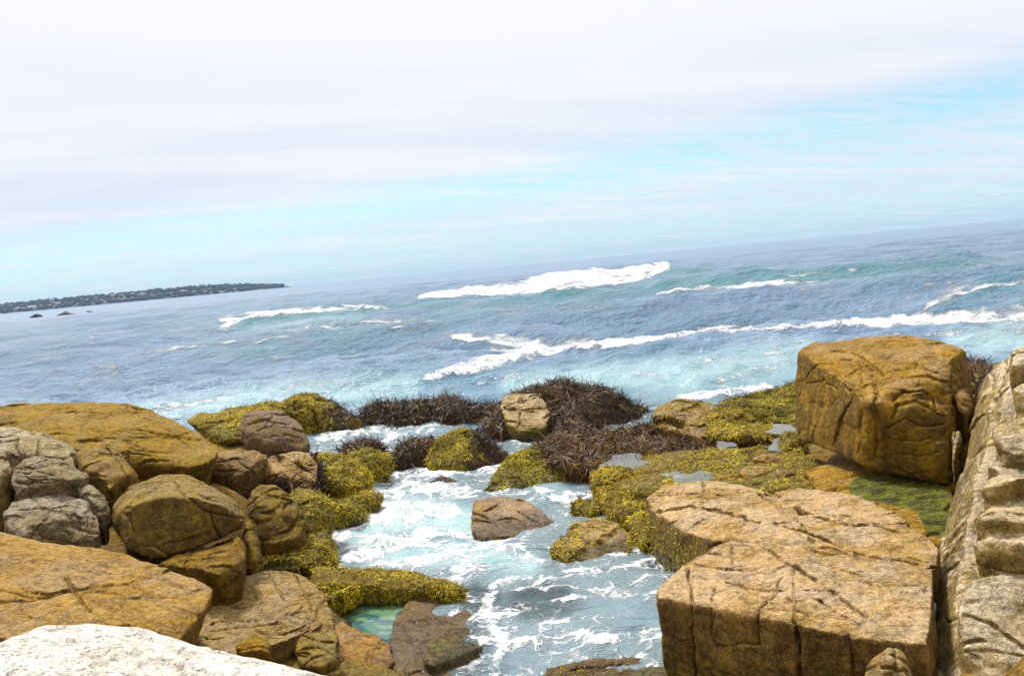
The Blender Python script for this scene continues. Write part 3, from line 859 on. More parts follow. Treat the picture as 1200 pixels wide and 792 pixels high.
gd = seg_dist(gx_, gy_, [(1010, 572), (1050, 572), (1090, 580), (1098, 612)], [16, 22, 26, 18])
set_attr(s6.data, 'green', 1 - sstep(gd, .5, 1.3))
s6.data.materials.clear()
s6.data.materials.append(gm)

# ------------------------------------------------------------------ left rocks
def lrock(label, ol, dt, db, mat, T=1.0, name='boulder', category='boulder', bf=.35, base=.35, k=.6, extra=None, **kw):
    hs = [lump(ol, dt, db, T, bf=bf, base=base, k=k)]
    if extra is not None:
        hs += extra
    return rock(name, label, hs, mat, category=category, **kw)

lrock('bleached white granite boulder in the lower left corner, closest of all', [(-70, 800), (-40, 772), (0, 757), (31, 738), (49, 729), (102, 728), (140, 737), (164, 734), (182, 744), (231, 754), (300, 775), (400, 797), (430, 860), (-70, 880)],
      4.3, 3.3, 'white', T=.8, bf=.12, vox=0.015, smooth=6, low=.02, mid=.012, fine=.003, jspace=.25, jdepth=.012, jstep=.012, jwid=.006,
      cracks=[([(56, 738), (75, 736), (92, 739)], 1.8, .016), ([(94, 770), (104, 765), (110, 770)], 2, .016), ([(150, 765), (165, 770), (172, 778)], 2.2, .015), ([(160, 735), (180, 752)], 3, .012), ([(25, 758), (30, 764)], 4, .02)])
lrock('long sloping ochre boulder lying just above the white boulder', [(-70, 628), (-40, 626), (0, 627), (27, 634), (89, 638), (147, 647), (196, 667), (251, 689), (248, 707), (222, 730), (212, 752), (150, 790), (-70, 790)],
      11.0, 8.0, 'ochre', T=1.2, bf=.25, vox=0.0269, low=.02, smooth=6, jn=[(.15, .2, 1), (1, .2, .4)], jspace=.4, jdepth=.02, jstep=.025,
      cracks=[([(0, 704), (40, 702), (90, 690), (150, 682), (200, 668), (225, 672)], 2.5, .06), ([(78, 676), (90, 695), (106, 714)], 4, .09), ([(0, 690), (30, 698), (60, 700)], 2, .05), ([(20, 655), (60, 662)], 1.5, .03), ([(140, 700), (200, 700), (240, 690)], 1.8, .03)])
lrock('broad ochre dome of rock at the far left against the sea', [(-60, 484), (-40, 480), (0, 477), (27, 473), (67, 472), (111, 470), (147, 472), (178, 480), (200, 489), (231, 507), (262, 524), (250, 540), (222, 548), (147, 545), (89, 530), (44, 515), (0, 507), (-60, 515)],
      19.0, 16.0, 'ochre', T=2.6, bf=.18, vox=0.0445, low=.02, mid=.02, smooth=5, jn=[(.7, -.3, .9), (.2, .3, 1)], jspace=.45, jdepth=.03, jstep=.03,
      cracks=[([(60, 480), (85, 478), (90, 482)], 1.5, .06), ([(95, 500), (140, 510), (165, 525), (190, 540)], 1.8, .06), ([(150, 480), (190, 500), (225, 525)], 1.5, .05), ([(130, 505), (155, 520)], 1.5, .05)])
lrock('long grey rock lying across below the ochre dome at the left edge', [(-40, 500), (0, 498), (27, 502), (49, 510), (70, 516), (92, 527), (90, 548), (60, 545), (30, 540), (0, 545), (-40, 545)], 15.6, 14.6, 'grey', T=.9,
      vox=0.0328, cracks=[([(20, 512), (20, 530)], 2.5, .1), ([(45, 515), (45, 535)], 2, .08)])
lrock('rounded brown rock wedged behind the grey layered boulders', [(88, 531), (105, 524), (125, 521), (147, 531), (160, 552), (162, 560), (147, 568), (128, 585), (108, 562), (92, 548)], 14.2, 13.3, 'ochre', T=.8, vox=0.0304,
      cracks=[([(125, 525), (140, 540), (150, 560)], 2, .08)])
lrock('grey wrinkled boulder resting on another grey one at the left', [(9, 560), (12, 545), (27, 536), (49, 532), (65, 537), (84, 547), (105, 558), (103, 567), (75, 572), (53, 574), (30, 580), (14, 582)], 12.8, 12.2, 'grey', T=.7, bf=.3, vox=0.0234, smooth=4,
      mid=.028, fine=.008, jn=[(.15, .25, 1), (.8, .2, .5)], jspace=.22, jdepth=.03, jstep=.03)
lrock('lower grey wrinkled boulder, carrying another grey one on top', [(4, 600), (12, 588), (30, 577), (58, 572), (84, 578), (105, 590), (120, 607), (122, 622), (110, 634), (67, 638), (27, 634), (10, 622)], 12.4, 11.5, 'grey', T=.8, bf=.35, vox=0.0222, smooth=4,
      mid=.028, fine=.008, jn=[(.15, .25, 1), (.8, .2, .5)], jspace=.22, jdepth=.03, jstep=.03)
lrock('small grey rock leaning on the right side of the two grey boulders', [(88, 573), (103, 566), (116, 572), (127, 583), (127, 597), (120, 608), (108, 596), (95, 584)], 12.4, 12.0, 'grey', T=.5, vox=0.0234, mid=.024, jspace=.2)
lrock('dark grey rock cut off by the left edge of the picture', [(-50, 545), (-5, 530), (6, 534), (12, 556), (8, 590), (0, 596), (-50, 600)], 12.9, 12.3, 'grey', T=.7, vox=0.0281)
rock('boulder', 'big angular brown boulder with flat front face among the left rocks',
     [np.concatenate([pts((131, 594, 12.6, 'd'), (152, 569, 13.2, 'd'), (187, 558, 13.4, 'd'), (213, 556, 13.4, 'd'), (250, 568, 13.2, 'd'), (278, 587, 12.9, 'd'), (289, 606, 12.6, 'd')),
                      pts((138, 602, 12.0, 'd'), (156, 592, 11.85, 'd'), (187, 581, 11.85, 'd'), (225, 581, 11.9, 'd'), (262, 593, 12.1, 'd'), (285, 612, 12.3, 'd')),
                      pts((131, 615, 12.2, 'd'), (148, 643, 11.75, 'd'), (178, 655, 11.65, 'd'), (205, 649, 11.7, 'd'), (242, 637, 11.95, 'd'), (284, 621, 12.4, 'd')),
                      pts((160, 640, 13.6, 'd'), (260, 620, 13.8, 'd'), (160, 580, 13.8, 'd'), (260, 585, 13.8, 'd'))])],
     'olive', category='boulder', vox=.027, smooth=4, low=.015, mid=.018, jstep=.02, nfis=7, strike=.1,
     cracks=[([(150, 594), (153, 612), (156, 624)], 2.6, .06), ([(205, 564), (216, 580), (246, 602), (286, 607)], 2, .06), ([(246, 600), (252, 618), (258, 630)], 2.2, .06)])
lrock('low olive rock under the big angular brown boulder', [(182, 660), (210, 648), (240, 640), (282, 626), (292, 650), (286, 672), (262, 686), (249, 688), (222, 676)], 11.9, 11.2, 'olive', T=.9, vox=0.0246, low=.03)
lrock('narrow upright rock beside the dark pool, right of the angular boulder', [(284, 640), (288, 612), (296, 608), (302, 630), (306, 660), (300, 674), (286, 672)], 13.2, 12.4, 'olive', T=.5, vox=0.0257)
lrock('golden rounded rock with dark weedy front above the channel', [(286, 590), (292, 576), (307, 570), (325, 572), (338, 582), (350, 596), (358, 615), (352, 632), (322, 638), (303, 630), (290, 610)], 15.6, 14.6, 'olive', T=.9, bf=.3, vox=0.0304,
      cracks=[([(330, 595), (338, 588), (352, 588)], 3, .1)])
o = lrock('long wedge-shaped tan rock with shadowed underside below the mauve boulder', [(225, 542), (240, 532), (267, 527), (300, 528), (318, 532), (312, 545), (300, 556), (276, 561), (245, 554)], 18.8, 17.9, 'ochre', T=.8, bf=.35, vox=0.0351, low=.02,
          cracks=[([(230, 541), (260, 541), (290, 535)], 1.6, .06)])
o = lrock('tan rock with a hanging curtain of dark seaweed right of the wedge-shaped rock', [(300, 548), (318, 534), (345, 528), (364, 530), (374, 545), (372, 564), (350, 574), (326, 570), (308, 562)], 19.2, 18.2, 'ochre', T=.9, vox=0.0374)
weed(o, 1800, 0.275, .015, 'kelp', lambda c, n: (n[:, 2] < .55) * (project(c)[0] > 322), seed=6, up=.16, curl=.75, seg=4, droop=.35, down=.38)
lrock('smooth mauve-grey boulder with a curved crack, alone on the yellow ridge', [(279, 505), (282, 488), (288, 481), (304, 479), (330, 482), (345, 489), (357, 502), (365, 521), (356, 529), (315, 532), (290, 524)], 23.6, 22.4, 'purple', T=1.2, bf=.3, vox=0.0410, low=.025,
      cracks=[([(300, 503), (315, 499), (325, 494), (335, 497)], 1.6, .08), ([(310, 512), (335, 510), (355, 515)], 1.5, .04)], smooth=7)
o = lrock('yellow weedy ridge of rock between the ochre dome and the mauve boulder', [(215, 492), (231, 485), (260, 480), (290, 476), (316, 471), (335, 470), (335, 490), (290, 512), (265, 515), (240, 505)], 28.5, 25, 'mossy', T=1.5, bf=.1, name='rock_ledge', category='rock ledge', vox=0.0585)
weed(o, 260 * 1.8, .14 * .85, .045 * .36, 'gold', lambda c, n: sstep(fbm(c / .8, 2, 12), -.3, .1), seed=7, up=.32, curl=.7)
o = lrock('arched golden rock capped with seaweed at the sea end of the left rocks', [(316, 480), (330, 468), (345, 463), (357, 460), (372, 461), (388, 468), (400, 482), (425, 495), (418, 501), (398, 507), (378, 511), (360, 508), (335, 495)], 29.6, 28.6, 'mossy', T=1.3, bf=.25, vox=0.0585,
          cracks=[([(345, 478), (358, 475), (368, 482), (370, 500)], 4, .25)])
weed(o, 340, 0.325, .015, 'kelp', lambda c, n: sstep(project(c)[0], 370, 392), seed=8, up=.16, curl=.75, seg=4, droop=.35, down=.38)
weed(o, 240 * 1.8, .13 * .85, .045 * .36, 'gold', lambda c, n: (n[:, 2] > -.3) * sstep(398 - project(c)[0], 0, 20), seed=9, up=.32)
for (lab, ol, dt, db, mt, dn, L, W) in [
        ('plump golden weed-covered mound below the weedy curtain rock', [(362, 550), (366, 536), (387, 531), (408, 534), (424, 545), (434, 562), (430, 576), (410, 581), (388, 578), (372, 568)], 20.8, 19.6, 'gold', 420, .15, .035),
        ('smaller green weed-covered mound at the edge of the white water', [(404, 540), (412, 529), (436, 524), (455, 531), (461, 541), (456, 551), (436, 559), (415, 556)], 22.2, 21.4, 'green', 360, .14, .035),
        ('low green weed hummock jutting into the foam on the left bank', [(386, 600), (394, 590), (412, 586), (428, 594), (426, 601), (408, 608), (392, 606)], 18.7, 18.0, 'green', 420, .13, .03),
        ('thin tongue of weedy rock touching the foam, under the plump golden mound', [(390, 585), (408, 579), (435, 578), (448, 583), (440, 589), (412, 590)], 19.6, 19.1, 'gold', 420, .12, .03),
        ('dark-sided golden rock between the two weedy humps of the left bank', [(336, 586), (345, 577), (362, 575), (380, 582), (391, 592), (386, 606), (368, 611), (350, 600)], 17.2, 16.2, 'gold', 380, .12, .03),
        ('small weedy hump just above the water below the dark-sided golden rock', [(336, 606), (352, 597), (370, 600), (380, 614), (372, 624), (352, 622)], 16.6, 16.0, 'gold', 400, .12, .03),
        ('bulging weed-covered ledge where the left bank meets the foam', [(300, 646), (330, 636), (362, 626), (385, 630), (397, 646), (394, 660), (375, 668), (340, 662), (312, 660)], 15.6, 14.4, 'gold', 420, .12, .028)]:
    o = lrock(lab, ol, dt, db, 'mossy', T=.9, name='weedy_rock', category='rock', vox=0.0398, low=.06, mid=.06)
    hd = hash(lab) if False else len(lab)
    weed(o, dn * 2.1, L * .85, W * .36, mt, lambda c, n: sstep(n[:, 2] + .6 * perlin(c / .35, 8), -.5, .2), seed=hd, up=.32, curl=.7, down=.35)

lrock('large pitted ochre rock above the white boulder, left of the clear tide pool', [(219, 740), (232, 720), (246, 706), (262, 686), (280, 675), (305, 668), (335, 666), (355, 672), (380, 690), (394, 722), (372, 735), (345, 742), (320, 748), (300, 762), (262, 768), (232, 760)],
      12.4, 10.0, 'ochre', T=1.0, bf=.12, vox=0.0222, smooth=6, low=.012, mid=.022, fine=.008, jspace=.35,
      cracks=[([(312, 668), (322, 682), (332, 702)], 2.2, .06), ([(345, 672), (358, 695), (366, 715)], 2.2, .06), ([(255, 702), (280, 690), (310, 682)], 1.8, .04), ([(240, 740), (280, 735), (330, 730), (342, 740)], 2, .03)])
lrock('square-cut golden block joined to the large pitted rock, beside the flat wet rock', [(342, 738), (350, 722), (372, 718), (390, 726), (396, 748), (394, 772), (376, 784), (350, 776), (340, 760)], 11.2, 10.1, 'olive', T=.6, bf=.2, vox=0.0222, smooth=5,
      cracks=[([(345, 740), (365, 750), (390, 752)], 2, .04)])
lrock('small rounded pebble-like stone under the edge of the large pitted rock', [(277, 758), (282, 749), (296, 744), (308, 746), (317, 757), (316, 765), (300, 766), (284, 764)], 9.6, 9.3, 'olive', T=.25, name='stone', category='stone', vox=0.0164, low=.04, base=.1, jstep=.004, jdepth=.004)
lrock('low yellowish rock along the bottom edge left of the wet flat rock', [(330, 800), (352, 782), (380, 780), (420, 770), (450, 775), (482, 790), (490, 815), (330, 820)], 10.6, 10.0, 'olive', T=.6, vox=0.0234)
rock('wet_rock', 'low brown shelf rock in front of the clear tide pool', slab([(376, 748), (384, 732), (402, 727), (430, 741), (456, 752), (464, 772), (450, 786), (410, 782), (386, 770)], [.32, .3, .26, .24, .22, .2, .22, .3, .34], -.4, .0), 'wet', vox=.022, smooth=5, low=.02)
flat = rock('wet_rock', 'flat wet brown rock sliding under the foamy water beside the tide pool',
            slab([(455, 750), (462, 726), (478, 702), (500, 692), (535, 696), (552, 712), (562, 730), (572, 752), (560, 790), (520, 800), (480, 800), (458, 780)], [.16, .17, .17, .13, .08, .05, .02, -.02, -.03, .05, .1, .14], -.6, .02), 'wet', vox=0.0257, smooth=6, low=.01, mid=.015, jspace=.5, jdepth=.02)
rock('wet_rock', 'tapering brown rib of rock crossing the flat wet rock at the bottom', slab([(494, 770), (505, 752), (535, 746), (572, 752), (560, 762), (530, 772), (508, 780)], [.22, .24, .18, .06, .04, .12, .18], -.4, .02), 'olive', vox=0.0257, smooth=5, low=.02)
ridge = rock('weedy_rock', 'mossy golden ridge curling round the far side of the clear tide pool', [lump([(366, 668), (380, 664), (410, 668), (430, 670), (425, 688), (400, 700), (385, 705), (370, 690)], 13.9, 13.0, .5, base=.5),
                                    lump([(405, 676), (430, 669), (465, 668), (500, 675), (545, 690), (530, 694), (500, 692), (460, 690), (420, 690)], 14.0, 13.3, .4, base=.5)], 'mossy', vox=0.0292, low=.03, mid=.03)
weed(ridge, 900 * 1.8, .11 * .85, .024 * .36, 'gold', None, seed=21, up=.32, curl=.8, down=.3)

# ------------------------------------------------------------------ rocks in the channel
m1 = lrock('flat brown rock standing alone in the foam with a golden fringe', [(550, 600), (553, 586), (575, 580), (610, 583), (638, 598), (657, 611), (640, 621), (600, 627), (562, 630), (550, 620)], 17.7, 16.4, 'wet', T=.5, bf=.1, base=.5, vox=0.0328, low=.02)
weed(m1, 700 * 1.8, .08 * .85, .02 * .36, 'gold', lambda c, n: (n[:, 2] < .72) * (c[:, 2] < .4), seed=31, up=.32, down=.6)
m2 = lrock('tan boulder skirted with golden seaweed at the mouth of the channel', [(640, 642), (662, 624), (674, 609), (692, 605), (725, 613), (746, 628), (742, 648), (716, 660), (690, 656), (655, 652)], 15.8, 14.5, 'tan', T=.6, bf=.15, base=.5, vox=0.0304, low=.02)
weed(m2, 800 * 1.8, .12 * .85, .024 * .36, 'gold', lambda c, n: ((n[:, 2] < .75) | (project(c)[0] < 676) | (project(c)[0] > 733)) * 1.0, seed=32, up=.32, down=.55)
m3 = lrock('dome-shaped rock thickly covered in green-gold seaweed in mid channel', [(566, 573), (578, 552), (598, 532), (625, 523), (655, 523), (680, 532), (692, 545), (688, 557), (650, 567), (600, 572)], 21.2, 19.9, 'mossy', T=1.0, bf=.15, base=.5, vox=0.0398, name='weedy_rock', category='rock')
weed(m3, 620 * 1.8, .13 * .85, .03 * .36, 'green', None, seed=33, up=.32, curl=.7, down=.4)
m4 = lrock('pointed rock in white water, yellow weed on top and dark weed on its right', [(497, 537), (512, 514), (538, 502), (558, 508), (585, 522), (603, 536), (580, 545), (530, 549), (505, 546)], 23.2, 22.3, 'mossy', T=.9, bf=.2, base=.5, vox=0.0421, name='weedy_rock', category='rock')
weed(m4, 480 * 1.8, .13 * .85, .03 * .36, 'gold', lambda c, n: sstep(558 - project(c)[0] + 20 * perlin(c / .3, 3), -8, 8), seed=34, up=.32, down=.4)
weed(m4, 840, 0.300, .015, 'kelp', lambda c, n: sstep(project(c)[0] - 552 + 20 * perlin(c / .3, 3), -8, 8), seed=35, up=.16, curl=.75, seg=4, droop=.35, down=.38)
for (lab, ol, dt, db, s) in [('small dark weedy rock just left of the pointed yellow-topped rock', [(456, 541), (464, 526), (485, 513), (505, 513), (512, 522), (502, 538), (480, 545)], 23.5, 22.8, 41),
                             ('low tuft of dark seaweed on rock beside the green weed mound', [(396, 530), (404, 520), (425, 515), (445, 519), (452, 530), (425, 534)], 24.4, 23.8, 42)]:
    o = lrock(lab, ol, dt, db, 'mossy', T=.7, base=.4, vox=0.0468, name='weedy_rock', category='rock')
    weed(o, 840, 0.300, .015, 'kelp', None, seed=s, up=.16, curl=.75, seg=4, droop=.35, down=.38)
o = lrock('tiny dark rock barely breaking the foam in mid channel', [(500, 567), (512, 559), (530, 559), (538, 564), (528, 569), (508, 571)], 21.3, 20.9, 'wet', T=.4, base=.4, vox=0.0374)
weed(o, 1000, 0.125, .015, 'kelp', None, seed=43, up=.16, curl=.75, seg=4, droop=.35, down=.38)
m7 = lrock('long low mound buried in dark kelp at the mouth of the channel', [(418, 492), (430, 476), (465, 466), (500, 464), (540, 465), (568, 471), (598, 478), (592, 501), (556, 500), (522, 492), (480, 490), (440, 492)], 30.4, 29.0, 'mossy', T=1.4, base=.5, vox=0.0643, name='kelp_mound', category='rock', low=.13, mid=.07)
weed(m7, 672, 0.425, .015, 'kelp', None, seed=44, up=.16, curl=.75, seg=4, droop=.35, down=.38)
m8 = lrock('tallest mound of dark kelp, right behind the pale bare rock', [(562, 500), (580, 481), (604, 468), (622, 461), (650, 456), (700, 459), (735, 466), (766, 476), (760, 484), (738, 502), (690, 516), (640, 512), (600, 507)], 28.8, 25.2, 'mossy', T=1.6, base=.5, vox=0.0643, name='kelp_mound', category='rock', low=.13, mid=.07)
weed(m8, 480, 0.450, .015, 'kelp', lambda c, n: sstep(project(c)[0] + 12 * perlin(c / .5, 4), 640, 690) + .5, seed=45, up=.16, curl=.75, seg=4, droop=.35, down=.38)
weed(m8, 320, 0.400, .015, 'redweed', lambda c, n: sstep(690 - project(c)[0] - (project(c)[1] - 470), -30, 40), seed=46, up=.16, curl=.75, seg=4, droop=.35, down=.38)
lrock('pale bare rock poking out of the dark kelp mounds', [(585, 474), (592, 464), (608, 460), (628, 461), (640, 470), (646, 486), (638, 502), (612, 505), (594, 497)], 27.4, 24.9, 'pale', T=.7, bf=.12, vox=0.0468, low=.02, cracks=[([(592, 478), (615, 480), (640, 478)], 2, .1), ([(610, 484), (608, 502)], 2.5, .1)])
m9 = lrock('low sprawling bed of red-brown kelp between the kelp mound and the seaweed shelf', [(630, 522), (655, 506), (700, 503), (740, 498), (775, 498), (805, 506), (850, 520), (862, 534), (800, 541), (745, 541), (700, 547), (660, 542), (640, 532)], 23.4, 19.6, 'mossy', T=.8, bf=.06, base=.5, vox=0.0585, name='kelp_mound', category='rock', low=.03, mid=.05)
weed(m9, 600, 0.350, .015, 'redweed', None, seed=47, up=.16, curl=.75, seg=4, droop=.35, down=.38)
m9b = lrock('overhanging golden rock with a shadowed hollow above the red-brown kelp', [(763, 486), (770, 476), (790, 470), (812, 467), (836, 470), (848, 482), (842, 503), (822, 514), (800, 510), (780, 500)], 23.6, 21.8, 'tan', T=1.0, bf=.05, vox=0.0468, low=.03, cracks=[([(770, 495), (785, 492), (800, 497)], 5, .4)])
weed(m9b, 200 * 1.8, .12 * .85, .03 * .36, 'gold', lambda c, n: (n[:, 2] > .7) * 1.0, seed=48, up=.32)
m9c = lrock('sloping yellow weed-covered rib of rock right of the overhanging golden rock', [(830, 480), (848, 478), (870, 484), (892, 492), (912, 504), (906, 513), (870, 513), (838, 512), (826, 500)], 23.2, 21.2, 'mossy', T=.8, bf=.1, vox=0.0526, name='weedy_rock', category='rock')
weed(m9c, 480 * 1.8, .13 * .85, .03 * .36, 'gold', lambda c, n: (n[:, 2] > .25) * 1.0, seed=49, up=.32)
weed(m9c, 960, 0.250, .015, 'redweed', lambda c, n: (n[:, 2] <= .25) * 1.0, seed=50, up=.16, curl=.75, seg=4, droop=.35, down=.38)
m10 = lrock('far slope of yellow-green seaweed with a dark kelp crest, left of the cube-shaped boulder', [(842, 478), (856, 467), (880, 460), (910, 454), (940, 447), (980, 444), (980, 505), (940, 500), (905, 492), (870, 484)], 26.2, 22.4, 'mossy', T=1.2, bf=.08, vox=0.0643, name='weedy_rock', category='rock')
weed(m10, 360 * 1.8, .15 * .85, .035 * .36, 'green', lambda c, n: sstep(project(c)[1] - (503 - .05 * project(c)[0] + 4 * perlin(c / .4, 3)) + 38 - .0, -4, 8), seed=51, up=.32)
weed(m10, 320, 0.375, .015, 'redweed', lambda c, n: sstep(470 - project(c)[1] - .28 * (project(c)[0] - 860), -6, 6), seed=52, up=.16, curl=.75, seg=4, droop=.35, down=.38)
m10b = lrock('rounded golden weed clump tucked under the left edge of the cube-shaped boulder', [(912, 520), (918, 508), (935, 506), (948, 514), (950, 528), (930, 535), (914, 530)], 18.4, 17.4, 'mossy', T=.6, vox=0.0468, name='weedy_rock', category='rock')
weed(m10b, 480 * 1.8, .13 * .85, .03 * .36, 'gold', None, seed=53, up=.32)
m11 = rock('weedy_rock', 'knobbly ledge of golden seaweed cushions dropping to the channel beside the broad cracked slab', [lump([(690, 572), (695, 556), (712, 545), (740, 549), (765, 560), (772, 575), (752, 588), (720, 590)], 18.8, 17.2, .7, base=.5),
            lump([(700, 592), (715, 577), (745, 580), (768, 590), (764, 606), (740, 612), (715, 605)], 17.2, 16.0, .6, base=.5), lump([(662, 586), (676, 580), (700, 584), (712, 594), (700, 602), (680, 598)], 17.6, 17.0, .4, base=.4),
            lump([(735, 612), (750, 600), (765, 604), (768, 630), (755, 640), (742, 632)], 16.0, 14.9, .5, base=.5)], 'mossy', vox=0.0374, low=.05, mid=.05)
weed(m11, 760 * 1.8, .11 * .85, .026 * .36, 'gold', None, seed=54, up=.32, curl=.8, down=.3)
m14 = lrock('low reddish rock with a weedy crest breaking the water at the bottom edge', [(632, 800), (640, 784), (668, 776), (700, 771), (735, 770), (762, 771), (776, 784), (790, 804), (780, 830), (640, 830)], 10.9, 10.0, 'wet', T=.4, bf=.1, base=.3, vox=0.0211, low=.03, cracks=[([(670, 785), (720, 780), (765, 782)], 2.5, .04)])
weed(m14, 900 * 1.8, .07 * .85, .016 * .36, 'gold', lambda c, n: sstep(fbm(c / .2, 2, 3) + .0, -.05, .2) * (project(c)[0] < 690), seed=55, up=.32)
rock('wet_rock', 'smooth rock lying just under the water in the lower channel', slab([(600, 712), (612, 694), (640, 684), (662, 688), (668, 706), (650, 722), (620, 728)], -.06, -1.0, .25), 'wet', vox=0.0351, smooth=10, low=.01)
rock('kelp_mound', 'dark kelp-covered rock in the gap between the cube-shaped boulder and the right wall', lump([(1128, 432), (1136, 420), (1150, 428), (1166, 438), (1180, 440), (1180, 460), (1140, 462)], 19, 18, 1.2), 'mossy', vox=0.0585)
weed(ROCKS[-1][0], 800, 0.312, .015, 'kelp', None, seed=56, up=.16, curl=.75, seg=4, droop=.35, down=.38)

# tide pools: sheets of still water lying in the hollows
def pool_fn(t):
    tcn = t.n('ShaderNodeTexCoord')
    n = t.noise((tcn, 'Object'), 5.0, 3, .5)
    b = t.n('ShaderNodeBump', ins={'Strength': .08, 'Distance': .02, 'Height': n})
    gl = t.n('ShaderNodeBsdfPrincipled', ins={'Base Color': rgb(.5, .62, .6), 'Roughness': .03, 'IOR': 1.33, 'Transmission Weight': 0.0, 'Normal': b})
    tr = t.n('ShaderNodeBsdfTransparent', ins={0: rgb(.62, .86, .84)})
    fr = t.n('ShaderNodeFresnel', ins={'IOR': 1.33, 'Normal': b})
    gls = t.n('ShaderNodeBsdfGlossy', ins={'Color': rgb(1, 1, 1), 'Roughness': .03, 'Normal': b})
    mx = t.n('ShaderNodeMixShader', ins={0: t.math('ADD', fr, .08), 1: tr, 2: gls})
    return mx
M['pool'] = simple_material('clear_pool_water', pool_fn)
def pool(label, outline, z, name='tide_pool'):
    o_ = np.array(outline, float)
    q = np.array([Z(a, b, z) for a, b in o_])
    c = q.mean(0)
    n = len(q)
    dense = []
    for k in range(n):
        p0, p1, p2, p3 = q[k - 1], q[k], q[(k + 1) % n], q[(k + 2) % n]
        for t in np.linspace(0, 1, 6)[:-1]:
            dense.append(.5 * ((2 * p1) + (-p0 + p2) * t + (2 * p0 - 5 * p1 + 4 * p2 - p3) * t * t + (-p0 + 3 * p1 - 3 * p2 + p3) * t ** 3))
    dense = np.array(dense)
    bm = bmesh.new()
    bm.faces.new([bm.verts.new(p - c) for p in dense])
    bm.normal_update()
    for f in bm.faces:
        if f.normal.z < 0:
            f.normal_flip()
    me = bpy.data.meshes.new(name)
    bm.to_mesh(me)
    bm.free()
    me.materials.append(M['pool'])
    o = bpy.data.objects.new(name, me)
    o.location = c
    link(o)
    tag(o, label, None, None, 'structure')
    return o
def ell(c, r, n=14):
    out = []
    for k in range(n):
        a = 2 * math.pi * k / n
        s = (1 + .22 * math.sin(3 * a + c[0]) + .15 * math.sin(5 * a + c[1]))
        out.append((c[0] + r[0] * s * math.cos(a), c[1] + r[1] * s * math.sin(a)))
    return out
zs = [.53, .74, .86, .8, .66, .68]
for k, (c, r) in enumerate(pools_px):
    pool(['bright still pool among the seaweed nearest the channel', 'bright still pool lapping the broad cracked slab', 'tiny bright pool by the rounded weed clump', 'shallow pool behind the rounded weed clump',
          'thin pool at the foot of the red-brown kelp', 'narrow pool between the two bright pools'][k], ell(c, r), zs[k])
pool('clear blue-green tide pool with mottled stones on its floor', [(390, 714), (402, 700), (424, 692), (455, 690), (480, 702), (470, 722), (456, 748), (440, 744), (425, 734), (398, 724)], .14)
pool('dark little pool hidden behind the large pitted rock', [(300, 672), (312, 660), (335, 655), (352, 662), (345, 672), (320, 676)], .62)
def bed_fn(t):
    tcn = t.n('ShaderNodeTexCoord')
    n = t.noise((tcn, 'Object'), 3.2, 4, .5, .3)
    c = t.mix(t.ss(n, .46, .54), rgb(.05, .13, .15), rgb(.42, .40, .22))
    c = t.mix(t.ss(t.noise((tcn, 'Object'), 2.0, 3), .55, .65), c, rgb(.03, .2, .10))
    return t.n('ShaderNodeBsdfPrincipled', ins={'Base Color': c, 'Roughness': .8})
M['bed'] = simple_material('mottled_pool_floor', bed_fn)
o = rock('pool_floor', None, slab([(385, 716), (402, 698), (424, 688), (458, 686), (486, 702), (472, 724), (458, 752), (440, 748), (420, 738), (392, 726)], .06, -.6, 0), 'bed', vox=0.0292, low=0.01, mid=.02, jdepth=0, category=None, buried=False, nfis=0)
ROCKS.pop()
tag(o, 'mottled floor of the clear tide pool', None, None, 'structure')

# sea foam caught in the gully
def foam_fn(t):
    return t.n('ShaderNodeBsdfPrincipled', ins={'Base Color': rgb(.8, .82, .84), 'Roughness': .7})
M['foam'] = simple_material('sea_foam', foam_fn)
fh = [lump([(1098, 655), (1102, 642), (1108, 648), (1106, 660)], 11.0, 10.7, .25, base=.1), lump([(1088, 716), (1092, 696), (1098, 690), (1098, 706), (1094, 722)], 10.2, 9.8, .25, base=.1),
      lump([(1088, 756), (1091, 740), (1096, 738), (1095, 750), (1092, 764)], 9.6, 9.3, .25, base=.1)]
o = rock('sea_foam', 'white foam caught in the narrow gully beside the broad cracked slab', fh, 'foam', vox=0.0164, smooth=3, low=.04, mid=.03, jdepth=0, jstep=0, category='foam', buried=False, nfis=0)
o['kind'] = 'stuff'
ROCKS.pop()
# ------------------------------------------------------------------ sea
NA = 390
az = np.radians(np.linspace(-47, 47, NA))
rr = np.concatenate([np.geomspace(8, 420, 570), np.geomspace(425, 6500, 50)])
NR = len(rr)
A, R = np.meshgrid(az, rr)
a1, r1 = A.ravel(), R.ravel()
x, y = r1 * np.sin(a1), r1 * np.cos(a1)
step = np.gradient(rr)
stepv = np.repeat(step, NA)
rs = np.random.RandomState(5)
near = sstep(r1, 24, 42)                     # calm behind the kelp mounds
XY0 = np.stack([x, y, 0 * x], 1)
WARP = [perlin(XY0 / sc_, 300 + sc_) for sc_ in (4, 11, 30, 90)]
hz = np.zeros(len(x))
for k in range(34):
    lam = 0.7 * 1.16 ** k * rs.uniform(.9, 1.1)
    if lam > 60:
        break
    th = rs.normal() * .55 + (0.25 if lam > 6 else 0)
    amp = .026 * lam ** .62
    ph = rs.uniform(0, 6.28)
    u = (x * math.sin(th) + y * math.cos(th)) * 2 * math.pi / lam + ph + 1.7 * WARP[0 if lam < 2 else 1 if lam < 5 else 2 if lam < 14 else 3] * (1 if k % 2 else -1)
    s = np.sin(u)
    s = (s + .35 * np.cos(2 * u)) if lam > 1.5 else s
    fade = sstep(lam / stepv, 2.5, 6)
    hz += amp * s * fade * (near if lam > 2.5 else (.35 + .65 * near))
hz *= np.clip(1 - sstep(r1, 300, 3000) * .6, 0, 1)


